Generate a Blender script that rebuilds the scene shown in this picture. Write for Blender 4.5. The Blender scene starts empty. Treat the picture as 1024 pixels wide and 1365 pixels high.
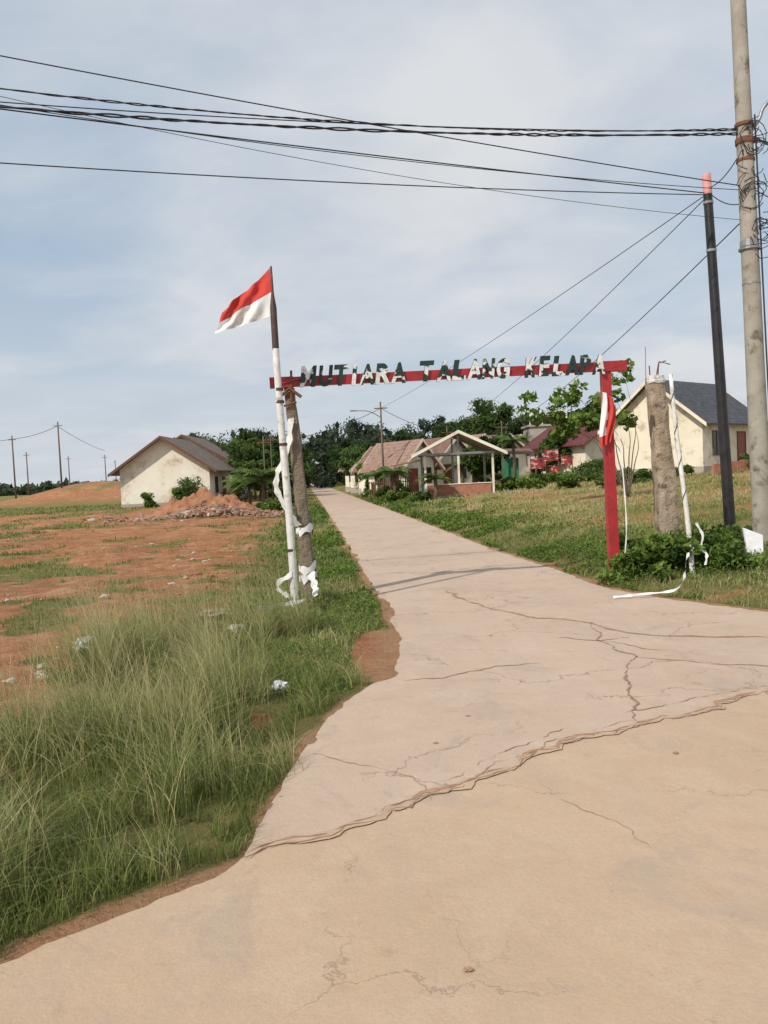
import bpy, math, random, bmesh
import numpy as np
from mathutils import Vector, Matrix
from mathutils import noise as mn
random.seed(7); rng=np.random.default_rng(11)
sc=bpy.context.scene
COL=sc.collection
R=math.radians
# ------------------------------------------------------------------ materials
def mix(nt,f,a,b):
    n=nt.nodes.new('ShaderNodeMix'); n.data_type='RGBA'
    for i,val in ((0,f),(6,a),(7,b)):
        if hasattr(val,'is_linked'): nt.links.new(val,n.inputs[i])
        elif i==0: n.inputs[0].default_value=val
        else: n.inputs[i].default_value=(*val,1) if len(val)==3 else val
    return n.outputs[2]
def noise(nt,vec,scale,detail=5,rough=.55,dist=0):
    n=nt.nodes.new('ShaderNodeTexNoise'); n.inputs['Scale'].default_value=scale
    n.inputs['Detail'].default_value=detail; n.inputs['Roughness'].default_value=rough
    n.inputs['Distortion'].default_value=dist
    if vec is not None: nt.links.new(vec,n.inputs['Vector'])
    return n.outputs['Fac']
def mapr(nt,v,a,b,c=0,d=1):
    n=nt.nodes.new('ShaderNodeMapRange'); nt.links.new(v,n.inputs[0])
    for i,x in zip((1,2,3,4),(a,b,c,d)): n.inputs[i].default_value=x
    return n.outputs[0]
def mth(nt,op,a,b=None):
    n=nt.nodes.new('ShaderNodeMath'); n.operation=op
    for i,x in ((0,a),(1,b)):
        if x is None: continue
        if hasattr(x,'is_linked'): nt.links.new(x,n.inputs[i])
        else: n.inputs[i].default_value=x
    return n.outputs[0]
def newmat(name):
    m=bpy.data.materials.new(name); m.use_nodes=True; nt=m.node_tree
    return m,nt,nt.nodes['Principled BSDF']
def coords(nt,kind='Object'):
    return nt.nodes.new('ShaderNodeTexCoord').outputs[kind]
def bump(nt,b,h,strength=.4,dist=.02):
    n=nt.nodes.new('ShaderNodeBump'); n.inputs['Strength'].default_value=strength; n.inputs['Distance'].default_value=dist
    nt.links.new(h,n.inputs['Height']); nt.links.new(n.outputs[0],b.inputs['Normal'])
def simple(name,c1,c2,scale=5,rough=.8,metal=0,bs=.3,bd=.01,lo=.35,hi=.65,c3=None,s3=20):
    m,nt,b=newmat(name); co=coords(nt)
    f=mapr(nt,noise(nt,co,scale,6,.6),lo,hi)
    c=mix(nt,f,c1,c2)
    if c3: c=mix(nt,mapr(nt,noise(nt,co,s3,4,.6),.55,.7),c,c3)
    nt.links.new(c,b.inputs['Base Color']); b.inputs['Roughness'].default_value=rough; b.inputs['Metallic'].default_value=metal
    bump(nt,b,noise(nt,co,scale*6,4),bs,bd)
    return m
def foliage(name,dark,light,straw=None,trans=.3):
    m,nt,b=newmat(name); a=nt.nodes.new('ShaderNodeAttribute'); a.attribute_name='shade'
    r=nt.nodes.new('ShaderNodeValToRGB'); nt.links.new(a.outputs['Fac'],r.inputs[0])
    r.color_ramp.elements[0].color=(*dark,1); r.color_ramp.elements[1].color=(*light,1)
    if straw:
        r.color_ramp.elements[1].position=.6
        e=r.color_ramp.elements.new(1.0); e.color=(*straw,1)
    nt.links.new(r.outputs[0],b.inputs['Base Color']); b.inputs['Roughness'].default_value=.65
    b.inputs['Specular IOR Level'].default_value=.2
    t=nt.nodes.new('ShaderNodeBsdfTranslucent'); nt.links.new(r.outputs[0],t.inputs[0])
    ms=nt.nodes.new('ShaderNodeMixShader'); ms.inputs[0].default_value=trans
    nt.links.new(b.outputs[0],ms.inputs[1]); nt.links.new(t.outputs[0],ms.inputs[2])
    nt.links.new(ms.outputs[0],nt.nodes['Material Output'].inputs[0])
    return m
def roofmat(name,c1,c2,axis_scale=4.0,rough=.75):
    m,nt,b=newmat(name); u=nt.nodes.new('ShaderNodeAttribute'); u.attribute_name='uvr'
    sx=nt.nodes.new('ShaderNodeSeparateXYZ'); nt.links.new(u.outputs['Vector'],sx.inputs[0])
    fx=mth(nt,'FRACT',mth(nt,'MULTIPLY',sx.outputs[0],axis_scale)); fy=mth(nt,'FRACT',mth(nt,'MULTIPLY',sx.outputs[1],3.0))
    h=mth(nt,'ADD',mth(nt,'SINE',mth(nt,'MULTIPLY',fx,6.283)),mth(nt,'MULTIPLY',fy,1.5))
    co=coords(nt); c=mix(nt,mapr(nt,noise(nt,co,1.3,6,.65),.3,.7),c1,c2)
    c=mix(nt,mapr(nt,noise(nt,co,3,6,.7),.46,.66,0,.85),c,tuple(x*.45 for x in c1))
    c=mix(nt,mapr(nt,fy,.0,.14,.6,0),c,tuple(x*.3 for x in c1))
    nt.links.new(c,b.inputs['Base Color']); b.inputs['Roughness'].default_value=rough
    bump(nt,b,h,.8,.03); return m

M={}
M['red']=simple('red_paint',(.44,.024,.032),(.27,.016,.02),3,.45,c3=(.16,.03,.02),s3=14)
M['white']=simple('white_paint',(.78,.78,.76),(.6,.59,.55),5,.6,c3=(.36,.32,.27),s3=9)
M['dark']=simple('dark_paint',(.05,.025,.022),(.09,.045,.035),6,.5)
M['black']=simple('black_paint',(.012,.012,.014),(.03,.028,.028),4,.4)
M['pink']=simple('faded_red_paint',(.55,.2,.2),(.62,.36,.34),4,.6)
M['cable']=simple('cable_rubber',(.012,.012,.015),(.02,.02,.025),4,.6)
M['conc_post']=simple('weathered_concrete',(.25,.19,.13),(.40,.32,.24),4,.95,bs=.9,bd=.03,c3=(.11,.085,.06),s3=7)
M['conc_dark']=simple('stained_concrete',(.15,.12,.085),(.27,.215,.155),5,.95,bs=.9,bd=.03,c3=(.065,.052,.04),s3=5)
M['pole']=simple('utility_pole_concrete',(.27,.245,.20),(.38,.35,.30),2.5,.9,bs=.5,c3=(.12,.10,.075),s3=4)
M['steel']=simple('galvanised_steel',(.35,.35,.36),(.25,.25,.25),8,.45,.6)
M['rust']=simple('rusty_iron',(.12,.05,.03),(.2,.09,.05),12,.9)
M['cloth_white']=simple('white_cloth',(.80,.80,.80),(.68,.68,.66),6,.9,c3=(.52,.48,.42),s3=5)
M['flag_white']=simple('white_flag_cloth',(.80,.80,.80),(.7,.7,.7),6,.9)
M['cloth_red']=simple('red_cloth',(.60,.06,.045),(.5,.045,.035),6,.9)
M['wall_cream']=simple('cream_plaster',(.80,.73,.58),(.70,.63,.50),.8,.95,c3=(.5,.43,.32),s3=1.6)
M['wall_white']=simple('white_plaster',(.84,.80,.70),(.72,.66,.55),.5,.95,c3=(.50,.42,.30),s3=.9)
M['wall_grey']=simple('bare_plaster',(.42,.38,.33),(.33,.29,.25),1,.95)
M['brick']=simple('red_brick',(.42,.19,.12),(.30,.13,.08),5,.95)
M['roof_dark']=roofmat('dark_tile',(.055,.06,.075),(.085,.09,.1))
M['roof_brown']=roofmat('brown_tile',(.27,.145,.105),(.17,.09,.07))
M['roof_pink']=roofmat('faded_clay_tile',(.40,.25,.19),(.27,.16,.12))
M['roof_maroon']=roofmat('maroon_sheet',(.19,.035,.035),(.11,.025,.03),6)
M['roof_grey']=roofmat('grey_zinc_sheet',(.36,.31,.29),(.24,.19,.17),6,.5)
M['roof_old']=roofmat('weathered_tile',(.16,.115,.09),(.22,.165,.13))
M['glass']=simple('window_glass',(.02,.022,.025),(.04,.045,.05),3,.15)
M['frame']=simple('brown_wood_frame',(.16,.07,.04),(.1,.05,.03),8,.6)
M['door_red']=simple('red_brown_door',(.26,.05,.04),(.2,.04,.03),6,.5)
M['green_sheet']=simple('green_sheet',(.03,.26,.13),(.02,.16,.08),3,.6,c3=(.08,.12,.07),s3=5)
M['bark']=simple('bark',(.11,.08,.055),(.18,.14,.10),6,.95,bs=.8,bd=.02)
M['soil_mound']=simple('red_soil',(.34,.15,.075),(.43,.21,.115),3,1,bs=.9,bd=.08,c3=(.20,.09,.045),s3=2.5)
M['rubble']=simple('rubble',(.36,.26,.2),(.3,.16,.10),2,1,bs=.6)
M['rubble_grey']=simple('rubble_grey',(.55,.48,.41),(.36,.29,.24),2,1,bs=.6)
M['plastic']=simple('white_plastic',(.8,.8,.82),(.7,.7,.7),9,.4)
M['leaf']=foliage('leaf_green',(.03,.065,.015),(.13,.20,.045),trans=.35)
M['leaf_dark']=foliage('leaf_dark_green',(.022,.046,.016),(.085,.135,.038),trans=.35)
M['wood']=foliage('leaf_hazy_dark_green',(.036,.056,.038),(.09,.125,.065),trans=.35)  # aerial haze of the far trees painted in as paler, bluer leaf colours
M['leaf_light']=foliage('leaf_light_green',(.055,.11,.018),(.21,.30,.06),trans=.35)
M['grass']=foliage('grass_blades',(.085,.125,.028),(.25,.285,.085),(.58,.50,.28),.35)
M['palm']=foliage('palm_frond',(.04,.085,.018),(.15,.22,.05))

# ------------------------------------------------------------------ mesh helpers
def link(o): COL.objects.link(o); return o
def tag(o,label=None,cat=None,group=None,kind=None):
    if label:o['label']=label
    if cat:o['category']=cat
    if group:o['group']=group
    if kind:o['kind']=kind
    return o
def empty(name,loc,label,cat,group=None):
    o=bpy.data.objects.new(name,None); o.empty_display_size=.2; o.location=loc; link(o)
    return tag(o,label,cat,group)
def place(o,origin,parent):
    if parent is not None:
        o.parent=parent; o.location=Vector(origin)-parent.location
    else: o.location=origin
def npmesh(name,V,F,mat,attr=None,parent=None,origin=(0,0,0),smooth=False):
    V=np.asarray(V,dtype=np.float32)-np.asarray(origin,dtype=np.float32)
    F=np.asarray(F,dtype=np.int32); k=F.shape[1]
    me=bpy.data.meshes.new(name); me.vertices.add(len(V)); me.vertices.foreach_set('co',V.ravel())
    me.loops.add(F.size); me.loops.foreach_set('vertex_index',F.ravel())
    me.polygons.add(len(F)); me.polygons.foreach_set('loop_start',np.arange(0,F.size,k,dtype=np.int32))
    me.update(calc_edges=True)
    for m in (mat if isinstance(mat,(list,tuple)) else [mat]): me.materials.append(m)
    if smooth: me.polygons.foreach_set('use_smooth',np.ones(len(F),dtype=bool))
    if attr is not None:
        for an,av in attr.items():
            a=me.attributes.new(an,'FLOAT','POINT'); a.data.foreach_set('value',np.asarray(av,dtype=np.float32))
    o=bpy.data.objects.new(name,me); link(o)
    place(o,origin,parent); return o
class MB:
    def __init__(s): s.v=[];s.f=[];s.m=[];s.uv=[]
    def add(s,vs,fs,mi=0,uv=None):
        n=len(s.v); s.v+= [tuple(p) for p in vs]; s.f+=[tuple(i+n for i in f) for f in fs]
        s.m+=[mi]*len(fs) if isinstance(mi,int) else list(mi)
        s.uv+= uv if uv else [(0,0,0)]*len(vs)
    def box(s,c,d,mi=0,rz=0,jit=0):
        vs=[]
        for z in(-.5,.5):
            for x,y in((-.5,-.5),(.5,-.5),(.5,.5),(-.5,.5)):
                X,Y=x*d[0],y*d[1]
                vs.append((c[0]+X*math.cos(rz)-Y*math.sin(rz)+random.uniform(-jit,jit),c[1]+X*math.sin(rz)+Y*math.cos(rz)+random.uniform(-jit,jit),c[2]+z*d[2]+random.uniform(-jit,jit)))
        s.add(vs,[(3,2,1,0),(4,5,6,7),(0,1,5,4),(1,2,6,5),(2,3,7,6),(3,0,4,7)],mi)
    def tube(s,pts,rad,n=8,mi=0,cap=True):
        pts=[Vector(p) for p in pts]; k=len(pts)
        if not hasattr(rad,'__len__'): rad=[rad]*k
        if len(rad)<k: rad=list(rad)+[rad[-1]]*(k-len(rad))
        vs=[];fs=[];ms=[]
        t0=(pts[1]-pts[0]).normalized(); ref=Vector((1,0,0)) if abs(t0.x)<.8 else Vector((0,0,1))
        a=t0.cross(ref).normalized()
        for i,p in enumerate(pts):
            t=(pts[min(i+1,k-1)]-pts[max(i-1,0)]).normalized()
            a=(a-t*a.dot(t)).normalized(); b=t.cross(a)
            for j in range(n):
                an=2*math.pi*j/n; vs.append(p+(a*math.cos(an)+b*math.sin(an))*rad[i])
        for i in range(k-1):
            for j in range(n):
                j2=(j+1)%n; fs.append((i*n+j,i*n+j2,(i+1)*n+j2,(i+1)*n+j)); ms.append(mi if isinstance(mi,int) else mi[i])
        if cap:
            m0,m1=ms[0],ms[-1]
            fs.append(tuple(range(n-1,-1,-1))); ms.append(m0); fs.append(tuple((k-1)*n+j for j in range(n))); ms.append(m1)
        s.add(vs,fs,ms)
    def ribbon(s,pts,w,wd,mi=0):
        pts=[Vector(p) for p in pts]; vs=[]
        for i,p in enumerate(pts):
            d=Vector(wd[i] if isinstance(wd,list) else wd).normalized(); ww=w[i] if hasattr(w,'__len__') else w
            vs+=[p-d*ww/2,p+d*ww/2]
        s.add(vs,[(2*i,2*i+1,2*i+3,2*i+2) for i in range(len(pts)-1)],mi)
    def make(s,name,mats,origin=(0,0,0),parent=None,smooth=False):
        me=bpy.data.meshes.new(name); o3=Vector(origin)
        me.from_pydata([tuple(Vector(p)-o3) for p in s.v],[],s.f)
        for m in (mats if isinstance(mats,(list,tuple)) else [mats]): me.materials.append(m)
        me.polygons.foreach_set('material_index',s.m)
        if smooth: me.polygons.foreach_set('use_smooth',[True]*len(s.f))
        a=me.attributes.new('uvr','FLOAT_VECTOR','POINT'); a.data.foreach_set('vector',np.array(s.uv,dtype=np.float32).ravel())
        me.update(); o=bpy.data.objects.new(name,me); link(o); place(o,origin,parent); return o
def spline(pts,n=6):
    pts=[Vector(p) for p in pts]; out=[]
    P=[pts[0]*2-pts[1]]+pts+[pts[-1]*2-pts[-2]]
    for i in range(1,len(P)-2):
        for j in range(n):
            t=j/n; a,b,c,d=P[i-1],P[i],P[i+1],P[i+2]
            out.append(.5*((2*b)+(c-a)*t+(2*a-5*b+4*c-d)*t*t+(3*b-a-3*c+d)*t**3))
    out.append(pts[-1]); return out
def vn(x,y,seed=0):
    x=np.asarray(x,float);y=np.asarray(y,float)
    xi=np.floor(x).astype(np.int64);yi=np.floor(y).astype(np.int64);fx=x-xi;fy=y-yi
    fx=fx*fx*(3-2*fx);fy=fy*fy*(3-2*fy)
    def h(a,b):
        n=(a*374761393+b*668265263+seed*982451653)&0xffffffff
        n=((n^(n>>13))*1274126177)&0xffffffff
        return ((n^(n>>16))&0xffff)/65535.
    return (h(xi,yi)*(1-fx)+h(xi+1,yi)*fx)*(1-fy)+(h(xi,yi+1)*(1-fx)+h(xi+1,yi+1)*fx)*fy
def fbm(x,y,seed=0,o=4):
    r=0;a=.5
    for i in range(o): r=r+a*vn(x*2**i,y*2**i,seed+i); a*=.5
    return r/(1-.5**o)
def ss(a,b,x):
    t=np.clip((x-a)/(b-a),0,1); return t*t*(3-2*t)

# ------------------------------------------------------------------ roads outline (metres)
LEFT=[(-1.75,3.15),(-1.2,3.68),(-.82,4.01),(-.77,4.62),(-.64,5.64),(-.58,6.33),(-.23,7.17),(.02,7.6),(.14,9.4),(-.03,11.6),(-.38,15.15),(-1.25,24.2),(-4.8,60.6),(-23.5,245)]
RIGHT=[(-20,245),(-1.96,65.8),(1.45,31.9),(2.70,18.9),(3.2,15.6),(3.33,14.0),(3.5,12.5),(3.95,11.3),(4.84,9.95),(6.5,9.3),(9,10),(20,16),(80,50)]
UNION=np.array([(-60,-55),(-8,-2.7)]+LEFT+RIGHT+[(80,-60)],float)
def polydist(x,y,P=UNION):
    x=np.asarray(x,float);y=np.asarray(y,float)
    d=np.full(x.shape,1e9); ins=np.zeros(x.shape,bool); n=len(P)
    for i in range(n):
        ax,ay=P[i];bx,by=P[(i+1)%n]; ex,ey=bx-ax,by-ay
        t=np.clip(((x-ax)*ex+(y-ay)*ey)/(ex*ex+ey*ey),0,1)
        d=np.minimum(d,np.hypot(x-ax-t*ex,y-ay-t*ey))
        c=((ay>y)!=(by>y))&(x<(bx-ax)*(y-ay)/((by-ay) if by!=ay else 1e-9)+ax)
        ins^=c
    return np.where(ins,-d,d)
def centre(y): return np.interp(y,[0,9,15,24,60,245],[1,2,1.4,.5,-3.1,-21.7])
def height(x,y,d=None):
    x=np.asarray(x,float);y=np.asarray(y,float)
    if d is None: d=polydist(x,y)
    dp=np.clip(d,0,None); right=ss(-.2,.2,x-centre(y))
    zr=.16*ss(0,1.3,dp)+np.minimum(.066*np.clip(dp-1.2,0,None),1.6)
    zl=.06*ss(.1,2,dp)+ .2*ss(30,60,y)*ss(2,8,dp)
    hill=2.6*np.exp(-((x+36)/9)**2-((y-100)/11)**2)+3.0*ss(170,330,y)*ss(0,6,dp)*ss(-120,20,x)
    b=(fbm(x*.5,y*.5,3)-.5)*.26*ss(.2,3,dp)+(fbm(x*2.3,y*2.3,5)-.5)*.11*ss(.05,1,dp)
    out=np.where(right>.5,zr,zl)+hill+b
    lap=.026+.085*(fbm(x*1.9,y*1.9,44,5)-.52)
    inside=lap+np.minimum(d,0)*.22
    inside=np.where(d<-.45,-.05,inside)
    outb=np.maximum(out,0)+lap*(1-ss(0,.35,dp))
    return np.where(d<0,np.where(y<40,inside,-.05),np.where(y<40,outb,out))
def hz(x,y): return float(height(np.array([x]),np.array([y]))[0])
def grassmask(x,y,d):
    right=x>centre(y)
    n=fbm(x*.55,y*.55,21); n2=fbm(x*1.9,y*1.9,31); n3=fbm(x*.9+9,y*2.2,37)
    g=ss(.515,.60,n*.5+n2*.25+n3*.25)*.85
    tall=ss(-3.3,-2.6,x+ (n2-.5)*2.2+(y-6)*.05)*ss(11.2,9.2,y)*ss(.24,.38,n3*.5+n2*.5+.10*ss(6,4.6,y))
    verge=ss(3.6,1.6,d+(n-.5)*3.5+(n2-.5)*1.5)*ss(8,10,y)*.95
    band=ss(1.5,.4,np.abs(y-12.6-(x+5)*.1))*ss(.40,.52,n2)
    band2=ss(1.0,.2,np.abs(y-6.1+(x+4)*.2))*ss(.42,.54,n2)*.9
    far=ss(48,58,y+(n-.5)*16)*.75*ss(-11,-22,x)
    far=np.maximum(far,ss(68,80,y)*.7)
    gl=np.maximum.reduce([g,tall,verge,band,band2,far])
    gl=gl*(1-.98*np.exp(-((x+38)/13)**2-((y-92)/8)**2)*ss(.25,.42,n2))
    edge=np.where(y<7.4,ss(-.05,.13,d+(n2-.5)*.25),ss(.03,.26,d+(n2-.5)*.3))
    gl=gl*edge
    mud=np.exp(-((x+.15)/.30)**2-((y-8.8)/1.3)**2)
    gl=gl*(1-ss(.25,.6,mud))
    gr=ss(.0,.25,d+(n2-.5)*.3)*(.40+.60*ss(.36,.52,n*.6+n2*.4+.12*ss(3,1,d)))
    return np.clip(np.where(right,gr,gl),0,1)

# ------------------------------------------------------------------ ground
def axis(lo,hi,step,far_lo,far_hi,g=1.10):
    a=list(np.arange(lo,hi,step)); s=step
    while a[-1]<far_hi: s*=g; a.append(a[-1]+s)
    s=step; b=[]
    p=lo
    while p>far_lo: s*=g; p-=s; b.append(p)
    return np.array(b[::-1]+a)
gx=axis(-5.5,6.5,.055,-1500,1500,1.055); gy=axis(2.2,19,.06,-200,3000,1.035)
GX,GY=np.meshgrid(gx,gy); D=polydist(GX,GY); GZ=height(GX,GY,D); GM=grassmask(GX,GY,D)
V=np.stack([GX,GY,GZ],-1).reshape(-1,3); nx,ny=len(gx),len(gy)
dry=np.where(GX>centre(GY),ss(14,30,GY)*ss(1.0,4,D)*ss(100,60,GY),0.0); dust=ss(.55,.05,D)
I=(np.arange(ny-1)[:,None]*nx+np.arange(nx-1)[None,:]).ravel()
m,nt,b=newmat('ground'); co=coords(nt)
def attr(nt,n):
    a=nt.nodes.new('ShaderNodeAttribute'); a.attribute_name=n; return a.outputs['Fac']
soil=mix(nt,mapr(nt,noise(nt,co,.35,7,.6),.32,.68),(.40,.165,.075),(.53,.28,.15))
soil=mix(nt,mapr(nt,noise(nt,co,2.4,8,.65),.42,.66),soil,(.33,.13,.06))
soil=mix(nt,mapr(nt,noise(nt,co,.9,8,.7,.8),.54,.68,0,.8),soil,(.57,.37,.235))
soil=mix(nt,mapr(nt,noise(nt,co,.22,8,.7,.5),.54,.64,0,.55),soil,(.25,.145,.075))
soil=mix(nt,mapr(nt,noise(nt,co,11,6,.7),.55,.70,0,.85),soil,(.58,.36,.22))
soil=mix(nt,mapr(nt,noise(nt,co,28,6,.75),.54,.64,0,.75),soil,(.20,.09,.045))
soil=mix(nt,mth(nt,'MULTIPLY',attr(nt,'dust'),mapr(nt,noise(nt,co,3,6,.7),.35,.6,.35,.9)),soil,(.43,.265,.155))
green=mix(nt,mapr(nt,noise(nt,co,1.2,7,.65),.3,.7),(.14,.15,.045),(.25,.22,.085))
green=mix(nt,mapr(nt,noise(nt,co,5,6,.65),.50,.70),green,(.28,.19,.09))
green=mix(nt,mth(nt,'MULTIPLY',attr(nt,'dry'),mapr(nt,noise(nt,co,.4,6,.6),.3,.6,.45,.95)),green,(.34,.25,.10))
fac=mapr(nt,mth(nt,'ADD',attr(nt,'grass'),mth(nt,'MULTIPLY',mth(nt,'SUBTRACT',noise(nt,co,4,6,.7),.5),1.5)),.34,.70)
nt.links.new(mix(nt,fac,soil,green),b.inputs['Base Color']); b.inputs['Roughness'].default_value=1; b.inputs['Specular IOR Level'].default_value=.1
hh=mth(nt,'ADD',noise(nt,co,9,8,.7),mth(nt,'MULTIPLY',noise(nt,co,45,5,.7),.35)); bump(nt,b,hh,1.0,.09)
tag(npmesh('ground',V,np.stack([I,I+1,I+nx+1,I+nx],1),m,{'grass':GM.ravel(),'dry':dry.ravel(),'dust':dust.ravel()},smooth=True),'uneven red soil and grass plain','ground',kind='structure')

# ------------------------------------------------------------------ road slabs
def roadmat(name,c1,c2,c3,crack=.5,cw=.006,grey=.5):
    m,nt,b=newmat(name); co=coords(nt)
    c=mix(nt,mapr(nt,noise(nt,co,.45,6,.6),.38,.62),c1,c2)
    c=mix(nt,mapr(nt,noise(nt,co,1.7,8,.7,.6),.48,.7,0,.8),c,c3)
    mp0=nt.nodes.new('ShaderNodeMapping'); mp0.inputs['Rotation'].default_value=(0,0,R(-6)); mp0.inputs['Scale'].default_value=(1.6,.22,1); nt.links.new(co,mp0.inputs[0])
    c=mix(nt,mapr(nt,noise(nt,mp0.outputs[0],1.5,7,.65,.3),.5,.72,0,grey),c,(.42,.345,.285))
    g=noise(nt,co,.9,7,.7,1.2); c=mix(nt,mapr(nt,g,.55,.64,0,grey*1.2),c,(.39,.315,.255))
    c=mix(nt,mapr(nt,noise(nt,co,60,5,.8),.38,.72,.0,.42),c,tuple(x*.66 for x in c1))
    c=mix(nt,mapr(nt,noise(nt,co,170,3,.8),.62,.72,.0,.4),c,(.66,.56,.46))
    c=mix(nt,mapr(nt,noise(nt,co,5,7,.8),.60,.70,0,.5),c,(.38,.225,.14))
    c=mix(nt,mapr(nt,noise(nt,co,2.3,9,.8,.4),.57,.63,0,.45),c,(.45,.305,.205))
    nn=nt.nodes.new('ShaderNodeTexNoise'); nn.inputs['Scale'].default_value=1.6; nn.inputs['Detail'].default_value=8; nn.inputs['Roughness'].default_value=.65; nt.links.new(co,nn.inputs['Vector'])
    sc2=nt.nodes.new('ShaderNodeVectorMath'); sc2.operation='SCALE'; sc2.inputs['Scale'].default_value=.8; nt.links.new(nn.outputs['Color'],sc2.inputs[0])
    mp=nt.nodes.new('ShaderNodeVectorMath'); mp.operation='ADD'; nt.links.new(co,mp.inputs[0]); nt.links.new(sc2.outputs[0],mp.inputs[1])
    ks=None
    for scl,wd,lo in((.55,cw,.46),(1.7,cw*1.3,.56)):
        vo=nt.nodes.new('ShaderNodeTexVoronoi'); vo.feature='DISTANCE_TO_EDGE'; vo.inputs['Scale'].default_value=scl; nt.links.new(mp.outputs[0],vo.inputs['Vector'])
        k=mapr(nt,vo.outputs['Distance'],.0,wd,1,0)
        k=mth(nt,'MULTIPLY',k,mapr(nt,noise(nt,co,.6 if scl<1 else .45,4),lo,lo+.08,0,crack))
        ks=k if ks is None else mth(nt,'MAXIMUM',ks,k)
    c=mix(nt,ks,c,(.27,.17,.11))
    nt.links.new(c,b.inputs['Base Color']); b.inputs['Roughness'].default_value=.93; b.inputs['Specular IOR Level'].default_value=.2
    h=mth(nt,'SUBTRACT',mth(nt,'ADD',mth(nt,'MULTIPLY',noise(nt,co,70,5,.75),.25),noise(nt,co,4,7,.62)),ks)
    bump(nt,b,h,.5,.028); return m
RM1=roadmat('dusty_concrete',(.54,.41,.315),(.495,.37,.28),(.57,.45,.355),.7,.005,.5)
RM2=roadmat('dusty_main_road',(.535,.39,.27),(.49,.355,.24),(.565,.43,.31),.35,.004,.4)
def densify(P,step,jit,closed=True):
    out=[];n=len(P)
    for i in range(n if closed else n-1):
        a=np.array(P[i]);b=np.array(P[(i+1)%n]);L=np.hypot(*(b-a)); near=min(np.hypot(*a),np.hypot(*b))<18
        k=max(1,int(L/step)) if near and L<40 else 1
        nrm=np.array([-(b-a)[1],(b-a)[0]])/L
        for j in range(k):
            p=a+(b-a)*j/k
            nz=(mn.noise(Vector((p[0]*1.6,p[1]*1.6,.5)))*2.2+mn.noise(Vector((p[0]*6,p[1]*6,3.5)))*1.4+mn.noise(Vector((p[0]*17,p[1]*17,1.5)))*.8+random.uniform(-.3,.3))*jit if near else 0
            out.append(tuple(p+nrm*nz))
    if not closed: out.append(tuple(P[-1]))
    return out
def slab(name,P,top,mat,label):
    n=len(P); mb=MB(); vs=[(x,y,top) for x,y in P]+[(x,y,top-.16) for x,y in P]
    mb.add(vs,[tuple(range(n))]+[(i,i+n,(i+1)%n+n,(i+1)%n) for i in range(n)])
    o=mb.make(name,mat)
    bm=bmesh.new(); bm.from_mesh(o.data); bmesh.ops.triangulate(bm,faces=[f for f in bm.faces if len(f.verts)>4]); bmesh.ops.recalc_face_normals(bm,faces=bm.faces); bm.to_mesh(o.data); bm.free()
    return tag(o,label,'road',kind='structure')
JOINT=[(-.82,4.01),(-.25,4.24),(.25,4.6),(.59,4.93),(1.13,5.4),(1.84,5.8),(3.12,6.4),(5,7.4),(9,9.6)]
JD=densify(JOINT,.03,.06,False)
apron=JD+densify([(9,10),(6.5,9.3),(4.84,9.95),(3.95,11.3),(3.5,12.5),(3.33,14.0),(3.2,15.6),(2.70,18.9),(1.45,31.9),(-1.96,65.8),(-20,245),(-23.5,245),(-4.8,60.6),(-1.25,24.2),(-.38,15.15),(-.03,11.6),(.14,9.4),(.02,7.6),(-.23,7.17),(-.58,6.33),(-.64,5.64),(-.77,4.62),(-.82,4.05)],.12,.02,False)
road=slab('road',apron,.0258,RM1,'cracked dusty concrete lane leading through the gate')
mainr=densify([(-60,-55),(-8,-2.7),(-1.75,3.15),(-1.2,3.68),(-.84,3.99)],.12,.02,False)+[(x,y+.1) for x,y in JD[1:]]+[(20,16),(80,50),(80,-60)]
slab('road',mainr,.0215,RM2,'sandy worn concrete main road')
def crack(pts,w,z,mat,gap=.35,base=None):
    P=[pts[0]]; sd=random.random()*40
    for a,b in zip(pts[:-1],pts[1:]):
        k=max(2,int(math.dist(a,b)/.035)); L_=math.dist(a,b); nx_,ny_=-(b[1]-a[1])/L_,(b[0]-a[0])/L_
        for j in range(1,k+1):
            x=a[0]+(b[0]-a[0])*j/k; y=a[1]+(b[1]-a[1])*j/k; o=.10*mn.noise(Vector((x*2.5,y*2.5,sd)))+.03*mn.noise(Vector((x*11,y*11,sd)))+random.uniform(-.006,.006)
            if base: o=0
            P.append((x+nx_*o,y+ny_*o))
    ws=[]
    for i,p in enumerate(P):
        k=.5+1.1*mn.noise(Vector((p[0]*3.1,p[1]*3.1,sd+9)))+.7*mn.noise(Vector((p[0]*13,p[1]*13,sd)))
        ws.append(w*max(0,k+.5-gap)*min(1,.2+min(i,len(P)-i)/12))
    vs=[]
    for i,p in enumerate(P):
        a=P[max(i-1,0)];b=P[min(i+1,len(P)-1)];L_=math.dist(a,b)+1e-6;nx_,ny_=-(b[1]-a[1])/L_,(b[0]-a[0])/L_
        vs+=[(p[0]-nx_*ws[i]/2,p[1]-ny_*ws[i]/2,z),(p[0]+nx_*ws[i]/2,p[1]+ny_*ws[i]/2,z)]
    mb=MB(); mb.add(vs,[(2*i,2*i+1,2*i+3,2*i+2) for i in range(len(P)-1)]); mb.make('crack',mat,(0,0,0),road)
CM=simple('crack_soil',(.30,.16,.09),(.42,.26,.17),12,1)
CM2=simple('crack_dark',(.22,.14,.09),(.38,.26,.18),12,1)
CM3=simple('drift_sand',(.50,.36,.245),(.43,.29,.19),7,1)
zc=.0300
crack([(1.0,12.9),(1.15,11.9),(1.55,10.9),(1.95,10.2),(2.55,9.7),(2.75,9.0),(3.3,8.7),(4.2,8.45)],.05,zc,CM,.1)
crack([(.03,7.45),(.5,7.4),(1.05,7.75),(1.5,7.85)],.024,zc,CM)
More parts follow.
